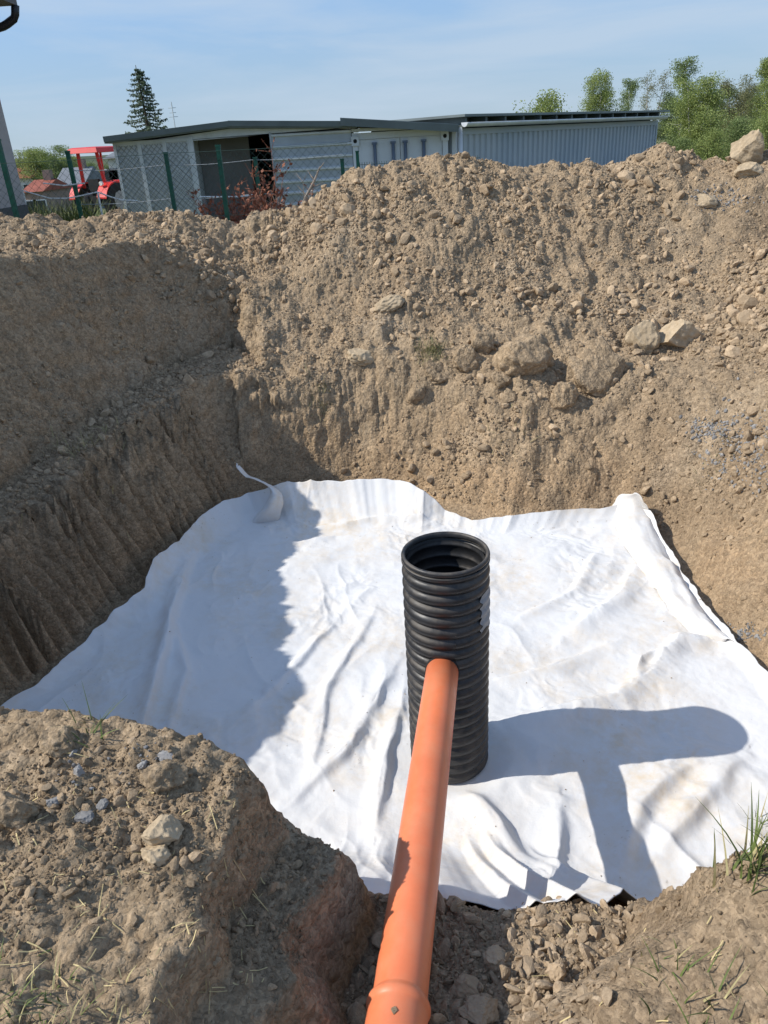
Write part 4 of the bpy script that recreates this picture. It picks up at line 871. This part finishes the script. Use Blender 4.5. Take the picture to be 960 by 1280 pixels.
# ------------------------------------------------------------------ long blue-grey container with gutter and roof
A1 = aty(567, 185, YB); B1 = aty(819, 170, 31.5); zA = aty(568, 161, YB)[2]; Pa = Vector((A1[0]+0.1, YB, 0)); Pb = Vector((B1[0], 31.5, 0)); dd = (Pb-Pa).normalized(); nn_ = Vector((-dd.y, dd.x, 0)); Lc = (Pb-Pa).length
blue = thing('storage_container', ((Pa.x+Pb.x)/2, (Pa.y+Pb.y)/2+1, zb_), 'long blue grey corrugated container with white gutter behind the spoil heap', 'container')
prof = []; s_ = 0.0
while s_ < Lc:
    for ds, o_ in ((0, 0), (0.11, 0), (0.14, 0.05), (0.25, 0.05), (0.28, 0)):
        if s_+ds < Lc: prof.append((s_+ds, o_))
    s_ += 0.28+0.001
V = []
for s_, o_ in prof:
    p = Pa+dd*s_+nn_*o_; V += [(p.x, p.y, zb_), (p.x, p.y, zA)]
MB().add(V, [(2*i, 2*i+2, 2*i+3, 2*i+1) for i in range(len(prof)-1)]).build('side_wall', 'blue_steel', blue, False, False)
def bar(s0, s1, o0, o1, z0, z1, name, mat, par):
    p = [Pa+dd*s0+nn_*o0, Pa+dd*s1+nn_*o0, Pa+dd*s1+nn_*o1, Pa+dd*s0+nn_*o1]; return MB().hexa([(v.x, v.y, z0) for v in p]+[(v.x, v.y, z1) for v in p]).build(name, mat, par)
bar(0.0, Lc, 0.08, 2.4, zb_, zA-0.01, 'body', 'blue_steel', blue)
bar(Lc, Lc+0.1, -0.02, 2.4, zb_, zA, 'end_post', 'blue_steel', blue); bar(-0.1, 0.0, -0.03, 0.1, zb_, zA, 'end_post', 'white_steel', blue)
bar(0, Lc, -0.02, 0.07, zA-0.15, zA-0.002, 'top_rail', 'blue_steel', blue)
zq = zA+0.16
ro = bar(-0.15, Lc+0.3, -0.35, 5.2, zq+0.10, zq+0.16, 'roof', 'roof_top', blue)
for k in range(14):
    s0 = Lc*k/13.5; bar(s0, s0+0.09, -0.25, 3.0, zA+0.02, zq+0.099, 'rafter', 'roof_dark', ro)
bar(0, Lc, 0.25, 0.3, zA, zq+0.09, 'wall_plate', 'dark_inside', ro)
m = MB(); n = 10                                   # half-round gutter
for s0 in (-0.1, Lc+0.1):
    for rr2 in (0.10, 0.088):
        for j in range(n+1):
            t = math.pi+math.pi*j/n; p = Pa+dd*s0+nn_*(-0.30+rr2*math.cos(t)); m.v.append((p.x, p.y, zA+0.13+rr2*math.sin(t)*1.05))
k1 = n+1
for j in range(n): m.f += [(j, j+1, 2*k1+j+1, 2*k1+j), (k1+j, 3*k1+j, 3*k1+j+1, k1+j+1)]
for b0 in (0, 2*k1):
    m.f += [(b0+j, b0+k1+j, b0+k1+j+1, b0+j+1) for j in range(n)]
m.f += [(0, 2*k1, 3*k1, k1), (n, k1+n, 3*k1+n, 2*k1+n)]
gt = m.build('gutter', 'galv', blue, True)
p = Pa+dd*-0.1+nn_*-0.30
MB().add([(p.x, p.y, zA+0.13)]+[(Pa.x-dd.x*0.101+nn_.x*(-0.30+0.10*math.cos(math.pi+math.pi*j/n)), Pa.y-dd.y*0.101+nn_.y*(-0.30+0.10*math.cos(math.pi+math.pi*j/n)), zA+0.13+0.105*math.sin(math.pi+math.pi*j/n)) for j in range(n+1)], [(0, j+1, j+2) for j in range(n)]).build('end_cap', 'white_steel', gt, False, False)
pp = Pa+nn_*-0.1; MB().tube([(pp.x, pp.y, zA+0.03), (pp.x, pp.y, zb_)], 0.06, 10).build('downpipe', 'white_steel', blue, True)
for px in (637, 701):
    pz = hit(px, 212); x_ = aty(px, 200, 24.0 if px < 650 else 26.5); bs = MB().tube([(x_[0], x_[1], 1.0), (x_[0], x_[1], aty(px, 203 if px < 650 else 205, x_[1])[2])], 0.05, 8).build('bollard', 'dark_rod')
    tag(bs, 'short dark blue pipe post left in front of the blue container' if px < 650 else 'short dark blue pipe post further right before the blue container', 'post')
an = aty(219, 160, 40.0); ant = thing('antenna', (an[0], 40, 1), 'thin tv antenna mast rising above the shed roof', 'antenna')
at_ = aty(218, 127, 40.0); MB().tube([(an[0], 40, 1.0), (an[0], 40, at_[2])], 0.025, 6).build('mast', 'galv', ant)
for z, w_ in ((at_[2]-0.25, .35), (at_[2]-0.45, .3), (at_[2]-0.62, .42)): MB().tube([(an[0]-w_/2, 40, z), (an[0]+w_/2, 40, z)], 0.014, 5).build('element', 'galv', ant)

# ------------------------------------------------------------------ red tractor beside the shed
YTr = 26.0; tr0 = aty(126, 262, YTr); gz = aty(126, 275, YTr)[2]
tractor = thing('tractor', (tr0[0], YTr, gz), 'small red tractor with flat red canopy parked left of the shed', 'tractor')
ctop = aty(125, 183, YTr)[2]
def tl(x, y, z): c, s_ = math.cos(RAD(-22)), math.sin(RAD(-22)); return (tr0[0]+x*c-y*s_, YTr+x*s_+y*c, gz+z)
Ht = ctop-gz
def tbox(x0, x1, y0, y1, z0, z1, name, mat, par=None, taper=0.0):
    t = taper; return MB().hexa([tl(x0, y0, z0), tl(x1, y0, z0), tl(x1, y1, z0), tl(x0, y1, z0), tl(x0+t, y0+t, z1), tl(x1-t, y0+t, z1), tl(x1-t, y1-t, z1), tl(x0+t, y1-t, z1)]).build(name, mat, par or tractor)
cn = tbox(-0.58, 0.58, -0.35, 1.15, Ht-0.16, Ht-0.03, 'canopy', 'red_paint', None, 0.05); tbox(-0.52, 0.52, -0.29, 1.09, Ht-0.03, Ht, 'canopy_top', 'red_paint', cn, 0.08)
for sx_ in (-1, 1):
    MB().beam(tl(sx_*0.42, -0.05, 0.95), tl(sx_*0.36, -0.1, Ht-0.16), 0.09, 0.09).build('canopy_post', 'red_paint', tractor)
    MB().beam(tl(sx_*0.42, 0.95, 0.95), tl(sx_*0.40, 1.0, Ht-0.16), 0.06, 0.06).build('canopy_post', 'red_paint', tractor)
    # fender as a curved arch
    m = MB(); n = 9
    for j in range(n+1):
        t = RAD(15+150*j/n); yy, zz_ = 0.1-math.cos(t)*0.62, 0.55+math.sin(t)*0.58
        m.v += [tl(sx_*0.36, yy, zz_), tl(sx_*0.72, yy, zz_-0.02), tl(sx_*0.36, yy, zz_-0.04), tl(sx_*0.72, yy, zz_-0.06)]
    for j in range(n):
        b0 = 4*j; m.f += [(b0, b0+1, b0+5, b0+4), (b0+2, b0+6, b0+7, b0+3), (b0, b0+4, b0+6, b0+2), (b0+1, b0+3, b0+7, b0+5)]
    m.f += [(0, 2, 3, 1), (4*n, 4*n+1, 4*n+3, 4*n+2)]
    fe = m.build('fender', 'red_paint', tractor)
    MB().tube([tl(sx_*0.5, -0.38, 1.07), tl(sx_*0.5, -0.30, 1.07)], 0.06, 10).build('rear_lamp', 'white_paint', fe)
    wh = MB(); R2 = 0.53; prof = [(-.15, .30), (-.15, .48), (-.11, R2), (.11, R2), (.15, .48), (.15, .30)]; n = 26; cx_ = sx_*0.62
    def wheel(cx0, cy0, cz0, prof, n, name, mat, par):
        m = MB()
        for (a, r_) in prof:
            for j in range(n): t = PI2*j/n; rr3 = r_+(0.022 if (r_ == max(q_[1] for q_ in prof) and j % 2) else 0); m.v.append(tl(cx0+a, cy0+math.cos(t)*rr3, cz0+math.sin(t)*rr3))
        for i in range(len(prof)-1):
            for j in range(n): m.f.append((i*n+j, i*n+(j+1) % n, (i+1)*n+(j+1) % n, (i+1)*n+j))
        m.f.append(tuple(range(n))); m.f.append(tuple((len(prof)-1)*n+j for j in range(n))); return m.build(name, mat, par)
    w_ = wheel(cx_, 0.1, R2, prof, n, 'rear_wheel', 'rubber', tractor); wheel(cx_, 0.1, R2, [(-.155, .06), (-.155, .29), (.155, .29), (.155, .06)], 20, 'rim', 'grey_rim', w_)
    w_ = wheel(sx_*0.5, 1.75, 0.32, [(-.1, .18), (-.1, .29), (-.07, .32), (.07, .32), (.1, .29), (.1, .18)], 20, 'front_wheel', 'rubber', tractor); wheel(sx_*0.5, 1.75, .32, [(-.105, .05), (-.105, .17), (.105, .17), (.105, .05)], 16, 'rim', 'grey_rim', w_)
tbox(-0.2, 0.2, -0.25, 1.9, 0.42, 0.72, 'chassis', 'rubber'); tbox(-0.24, 0.24, 0.95, 2.1, 0.72, 1.12, 'hood', 'red_paint', None, 0.04)
tbox(-0.2, 0.2, 0.0, 0.4, 0.75, 0.86, 'seat', 'rubber'); tbox(-0.2, 0.2, -0.1, 0.0, 0.80, 1.2, 'seat_back', 'rubber'); MB().tube([tl(0, 0.9, 1.05), tl(0, 0.7, 1.25)], 0.02, 6).build('steering_column', 'rubber', tractor)
MB().tube([tl(0.17*math.cos(PI2*j/12), 0.68+0.10*math.sin(PI2*j/12), 1.26+0.12*math.sin(PI2*j/12)) for j in range(13)], 0.014, 6).build('steering_wheel', 'rubber', tractor)

# ------------------------------------------------------------------ trees
def leaf_cards(c, sz, r_, squash=1.0):
    n = len(c); a = r_.normal(size=(n, 3)); a /= np.linalg.norm(a, axis=1, keepdims=True); b = np.cross(a, r_.normal(size=(n, 3))); b /= np.linalg.norm(b, axis=1, keepdims=True)
    a = a*(sz*0.5)[:, None]; b = b*(sz*0.34)[:, None]; V = np.stack([c-a, c+b, c+a, c-b], 1).reshape(-1, 3); F = np.arange(n*4).reshape(-1, 4); return V, F
def tree_meshes(seed, h, rad, base, nleaf, sz, leafmat, barkmat, multi=1, droop=0.15, point=0.6, gap=0.5):
    r_ = np.random.default_rng(seed); m = MB(); cl_c = []; cl_r = []
    for st in range(multi):
        lean = r_.normal(size=2)*h*0.03+((np.array([math.cos(st*2.4), math.sin(st*2.4)])*h*0.10) if multi > 1 else 0)
        pts = [(lean[0]*f**1.3+0.04*h*0.12*math.sin(f*7+seed), lean[1]*f**1.3, h*f*(1-0.05*st)) for f in np.linspace(0, 0.97, 9)]
        m.tube(pts, [max(0.012*h*(1-f)**0.8, 0.012) for f in np.linspace(0, 0.97, 9)], 7)
        nl = int(26/multi**0.5)
        for k in range(nl):
            f = base+(0.96-base)*(k+r_.random())/nl; p0 = np.array([lean[0]*f**1.3, lean[1]*f**1.3, h*f]); az = r_.uniform(0, PI2)
            wdt = rad*(min(1.0, 0.45+1.6*(f-base))*(1-f**(1.2+point*2))**0.6+0.08)*r_.uniform(0.55, 1.1); rise = wdt*r_.uniform(0.3, 0.9)
            tip = p0+np.array([math.cos(az)*wdt, math.sin(az)*wdt, rise]); mid = (p0+tip)/2+np.array([0, 0, wdt*0.1])
            m.tube([p0, mid, tip], [0.004*h*(1-f)+0.012, 0.003*h*(1-f)+0.008, 0.006], 5)
            for q_ in np.linspace(0.35, 1.0, 4):
                cl_c.append(p0+(tip-p0)*q_+r_.normal(size=3)*wdt*0.12-np.array([0, 0, droop*wdt*q_*q_])); cl_r.append(0.22*rad+0.16*wdt*r_.random()+0.08)
    cl_c = np.array(cl_c); cl_r = np.array(cl_r); keep = r_.random(len(cl_c)) > gap*0.35; cl_c = cl_c[keep]; cl_r = cl_r[keep]
    w = cl_r**2; k = r_.choice(len(cl_c), nleaf, p=w/w.sum()); g = np.clip(r_.normal(size=(nleaf, 3)), -1.5, 1.5)*np.array([1, 1, 0.8]); c = cl_c[k]+g*cl_r[k][:, None]*0.62
    V, F = leaf_cards(c, r_.uniform(0.6, 1.3, nleaf)*sz, r_)
    tm = bpy.data.meshes.new('trunk'); tm.from_pydata(m.v, [], m.f); tm.update(); tm.materials.append(MATS[barkmat])
    lm = np_mesh('crown', V, F); lm.materials.append(MATS[leafmat]); return tm, lm, h
def put_tree(name, kit, x, y, z, hh, label, group, rz=0.0, cat='tree', wide=1.0):
    tm, lm, h = kit; t = thing(name, (x, y, z), label, cat, group); s_ = hh/h; t.scale = (s_*wide, s_*wide, s_); t.rotation_euler = (0, 0, rz)
    for nm, me in (('trunk', tm), ('crown', lm)): o = bpy.data.objects.new(nm, me); C.objects.link(o); o.parent = t
    return t
K = {'dense': tree_meshes(1, 9, 2.1, 0.24, 24000, 0.125, 'leaf_a', 'bark_birch', 3, gap=0.3), 'sparse': tree_meshes(2, 10, 1.7, 0.25, 10000, 0.12, 'leaf_b', 'bark_birch', 1, gap=1.2), 'bare': tree_meshes(3, 9, 1.4, 0.2, 6000, 0.10, 'leaf_c', 'bark_birch', 2, gap=0.8),
     'tall': tree_meshes(4, 11, 1.9, 0.15, 22000, 0.125, 'leaf_a', 'bark_birch', 1, point=0.1, gap=0.4), 'dark': tree_meshes(5, 9, 2.2, 0.06, 24000, 0.135, 'leaf_b', 'bark', 2, gap=0.3), 'olive': tree_meshes(6, 9, 2.0, 0.1, 19000, 0.12, 'leaf_c', 'bark', 2, gap=0.5),
     'bush': tree_meshes(7, 4, 1.7, 0.03, 11000, 0.10, 'leaf_a', 'bark', 4, gap=0.2), 'bush2': tree_meshes(8, 4, 1.7, 0.03, 11000, 0.10, 'leaf_b', 'bark', 4, gap=0.2)}
def at_px(name, key, px, py, Y, label, group, rz=0.0, wide=1.0, cat='tree'):
    tp_ = aty(px, py, Y); base = aty(px+8, py+90, Y); g_ = float(ground_z(0, Y)); put_tree(name, K[key], base[0], Y, g_, tp_[2]-g_, label, group, rz, cat, wide)
G1 = 'trees beyond the right heap'
for a in [('round_tree', 'bush', 674, 122, 62, 'small round light green tree peeking over the container roof', 1.0, 0.9), ('birch_tree', 'dense', 738, 94, 56, 'bushy birch left of the gap above the container roof', 2.0, 0.8), ('birch_tree', 'sparse', 772, 97, 58, 'loose birch second in the row above the container roof', 0.4, 0.9),
          ('birch_tree', 'bare', 801, 87, 60, 'thin grey barely leafed birch above the container end', 0.7, 0.9), ('birch_tree', 'sparse', 842, 70, 52, 'tall airy birch rising above the dense green trees', 2.2, 1.0), ('birch_tree', 'dense', 858, 100, 42, 'dense light green birch clump with forked white trunks', 0.3, 1.25),
          ('leafy_tree', 'dark', 882, 112, 48, 'darker green tree filling behind the forked birch clump', 1.1, 1.0), ('leafy_tree', 'olive', 908, 98, 44, 'olive brownish tree right of the forked birch clump', 0.0, 0.9), ('birch_tree', 'tall', 940, 70, 47, 'pointed tall birch near the right frame edge', 0.9, 0.9),
          ('birch_tree', 'dense', 958, 100, 40, 'light birch crown cut by the right frame edge', 2.7, 1.1), ('leafy_tree', 'dark', 985, 88, 50, 'dark tree mostly beyond the right frame edge', 1.9, 1.1), ('leafy_tree', 'dark', 830, 118, 60, 'far dark tree behind the container end', 2.9, 1.0),
          ('leafy_tree', 'olive', 925, 118, 56, 'far olive tree between the pointed birch and the clump', 1.5, 1.1), ('shrub', 'bush', 872, 166, 36, 'light green shrub in the saddle of the heap crest', 0.2, 1.0), ('shrub', 'bush2', 905, 152, 38, 'dark green shrub right of the saddle on the crest', 1.2, 1.0), ('shrub', 'bush', 945, 148, 35, 'shrub behind the tilted boulder at the right edge', 2.2, 1.0), ('shrub', 'bush2', 836, 176, 39, 'shrub at the right end of the blue container', 0.9, 0.9)]:
    at_px(a[0], a[1], a[2], a[3], a[4], a[5], G1, a[6], a[7], 'shrub' if a[0] == 'shrub' else 'tree')
G2 = 'trees in the distance on the left'
for a in [('leafy_tree', 'dense', 50, 188, 80, 'light green far tree right of the house corner', 0.4, 1.6), ('leafy_tree', 'dark', 70, 184, 86, 'tallest far green tree above the red roofs', 1.4, 1.7), ('leafy_tree', 'dense', 96, 196, 90, 'far tree behind the leaning green post', 2.2, 1.5), ('leafy_tree', 'dark', 150, 205, 95, 'far tree seen between the tractor posts', 0.2, 1.4), ('leafy_tree', 'olive', 30, 195, 84, 'far olive tree half behind the house corner', 0.9, 1.4), ('leafy_tree', 'dark', 118, 203, 100, 'dark far tree left of the tractor posts', 2.9, 1.5)]:
    at_px(a[0], a[1], a[2], a[3], a[4], a[5], G2, a[6], a[7])
# spruce behind the shed
def spruce():
    Y = 46.0; tp_ = aty(175, 81, Y); bs = aty(186, 165, Y); g_ = float(ground_z(0, Y)); h = tp_[2]-g_; t = thing('spruce_tree', (bs[0], Y, g_), 'dark slender spruce rising behind the shed roof', 'tree')
    r_ = np.random.default_rng(77); m = MB(); m.tube([(0, 0, 0), (0.02, 0, h*0.5), (-0.1, 0, h)], [0.16, 0.09, 0.015], 8); cs = []; 
    for k in range(84):
        f = 0.25+0.73*(k/84)**0.9; z = h*f; R_ = (1-f)**0.7*2.1*r_.uniform(0.65, 1.15)+0.10; az = k*2.39996+r_.normal()*0.2; L0 = []
        for q_ in np.linspace(0, 1, 5): L0.append((math.cos(az)*R_*q_, math.sin(az)*R_*q_, z+R_*(0.10*q_-0.75*q_*q_+0.62*q_**3)))
        m.tube(L0, [0.02, 0.016, 0.012, 0.008, 0.004], 4)
        for q_ in np.linspace(0.12, 1, int(6+R_*9)):
            i = min(int(q_*4), 3); u = q_*4-i; p = np.array(L0[i])*(1-u)+np.array(L0[i+1])*u
            for _ in range(6): cs.append(p+np.array([r_.normal()*0.06, r_.normal()*0.06, -abs(r_.normal())*0.06]))
    cs = np.array(cs); V, F = leaf_cards(cs, r_.uniform(0.07, 0.15, len(cs)), r_)
    tm = bpy.data.meshes.new('trunk'); tm.from_pydata(m.v, [], m.f); link('trunk', tm, 'bark', t); link('crown', np_mesh('crown', V, F), 'needle', t)
spruce()

# ------------------------------------------------------------------ far houses
def cottage(px0, px1, pyr, pye, Y, wallm, roofm, label, depth=6.0):
    a = aty(px0, pye, Y); b = aty(px1, pye, Y); zr = aty(px0, pyr, Y)[2]; ze = (a[2]+b[2])/2; g_ = min(float(ground_z(0, Y)), ze-2.4)
    t = thing('far_house', ((a[0]+b[0])/2, Y+depth/2, g_), label, 'house', 'houses in the valley')
    MB().box((a[0]+0.2, Y+0.3, g_), (b[0]-0.2, Y+depth-0.3, ze)).build('wall', wallm, t)
    rf = MB().prism([(a[0], Y, ze), (a[0], Y+depth/2, zr), (a[0], Y+depth, ze)], (b[0]-a[0], 0, 0)).build('roof', roofm, t)
    cx_ = a[0]*0.35+b[0]*0.65; MB().box((cx_-0.25, Y+depth/2-0.3, zr-0.6), (cx_+0.25, Y+depth/2+0.3, zr+0.6)).build('chimney', 'house_brown', rf)
    for f in (0.28, 0.7):
        wx0 = a[0]+(b[0]-a[0])*f; w_ = MB().box((wx0-0.45, Y+0.24, ze-1.7), (wx0+0.45, Y+0.31, ze-0.5)).build('window', 'white_paint', t); MB().box((wx0-0.38, Y+0.20, ze-1.63), (wx0+0.38, Y+0.238, ze-0.57)).build('pane', 'glass', w_)
cottage(8, 41, 211, 223, 78, 'house_white', 'roof_red', 'far house with bright red roof beside the house corner')
cottage(24, 54, 227, 240, 56, 'house_brown', 'roof_red', 'nearer low house with dull red roof below the bright red one')
cottage(66, 106, 211, 231, 66, 'roof_grey', 'roof_grey', 'far grey house behind the leaning green post')
cottage(127, 146, 190, 198, 44, 'house_white', 'roof_grey', 'white house with dark window behind the tractor canopy', 5.0)

# ------------------------------------------------------------------ weeds, brush
def weed(px, py, Y, hgt, n, label, mat, spread):
    p = aty(px, py, Y); g_ = float(ground_z(0, Y)); hgt = max(0.3, p[2]-g_); t = thing('weed_clump', (p[0], Y, g_), label, 'weeds', 'weeds behind the fence'); V = []; Fc = []
    for _ in range(n): blade(V, Fc, (p[0]+random.gauss(0, spread), Y+random.gauss(0, spread), g_), hgt*random.uniform(0.5, 1.05), 0.016*random.uniform(.6, 1.4), random.uniform(0, 0.35), random.uniform(0, PI2), random.uniform(0, 0.5))
    tag(MB().add(V, Fc).build('leaves', mat, t, False, False), kind='stuff')
for k, (px, py, mt, lb) in enumerate([(42, 243, 'grass', 'green weeds right of the house plinth'), (58, 246, 'grass', 'green weeds under the white tape left of the leaning post'), (75, 241, 'dry_green', 'paler weeds just left of the leaning post'), (88, 238, 'grass', 'tallest green weeds at the foot of the leaning post'), (104, 246, 'grass', 'green weeds between the leaning post and tractor'), (138, 268, 'grass', 'low weeds before the tractor wheel'), (22, 250, 'dry_green', 'weeds partly hidden by the left fence post')]):
    weed(px, py, 16.6+0.2*(k % 3), 1, 240, lb, mt, 0.20)
def brush(px, py, w, Y, n, label, mat, hmax, name='brush_heap', leaves=0):
    p = aty(px, py, Y); g_ = 1.4; t = thing(name, (p[0], Y, g_), label, 'brush'); m = MB(); r_ = np.random.default_rng(int(px)); cs = []
    for _ in range(n):
        b = np.array([p[0]+r_.normal()*w*0.4, Y+r_.normal()*0.25, g_+r_.uniform(0, 0.5)]); az = r_.uniform(0, PI2); el = r_.uniform(0.5, 1.4); L_ = r_.uniform(0.4, 1.0)*hmax; pts = [b]
        for i in range(4):
            az += r_.normal()*0.25; el += r_.normal()*0.15; pts.append(pts[-1]+np.array([math.cos(az)*math.cos(el), math.sin(az)*math.cos(el), math.sin(el)])*L_/4)
        m.tube(pts, [0.011, 0.009, 0.007, 0.005, 0.003], 4)
        for i in range(1, 5):
            for _ in range(3):
                d = r_.normal(size=3); d[2] = abs(d[2]); m.tube([pts[i], pts[i]+d/np.linalg.norm(d)*L_*0.2], [0.005, 0.002], 3, False); cs += [pts[i]+d/np.linalg.norm(d)*L_*r_.uniform(0, .22) for _ in range(leaves)]
    tag(m.build('twigs', mat, t, False, False), kind='stuff')
    if leaves: V, F = leaf_cards(np.array(cs), r_.uniform(0.04, 0.09, len(cs)), r_); tag(link('dry_leaves', np_mesh('dry_leaves', V-np.array(t.location), F), mat, t), kind='stuff')
brush(300, 262, 0.75, 12.6, 110, 'heap of reddish brown dry brush behind the fence post', 'twig_red', 0.95, leaves=2)
brush(330, 250, 0.35, 12.9, 30, 'upright tips of reddish dead conifer brush', 'twig_red', 1.25, leaves=4)
brush(365, 262, 0.5, 12.4, 46, 'tangle of grey brown twigs left of the big heap', 'twig_grey', 0.95)
p0 = aty(375, 262, 12.2); dbr = thing('dead_branch', tuple(p0), 'pale bare forked branch sticking up before the ribbed shed wall', 'branch')
pts = [aty(px, py, 12.2) for px, py in ((372, 268), (383, 245), (393, 226), (400, 208))]; MB().tube(pts, [0.022, 0.02, 0.016, 0.008], 6).build('stem', 'twig_grey', dbr)
for a, b in (((393, 226), (384, 212)), ((396, 216), (405, 203)), ((388, 236), (404, 228)), ((383, 245), (372, 232))): MB().tube([aty(*a, 12.2), aty(*b, 12.25)], [0.012, 0.004], 5).build('side_branch', 'twig_grey', dbr)
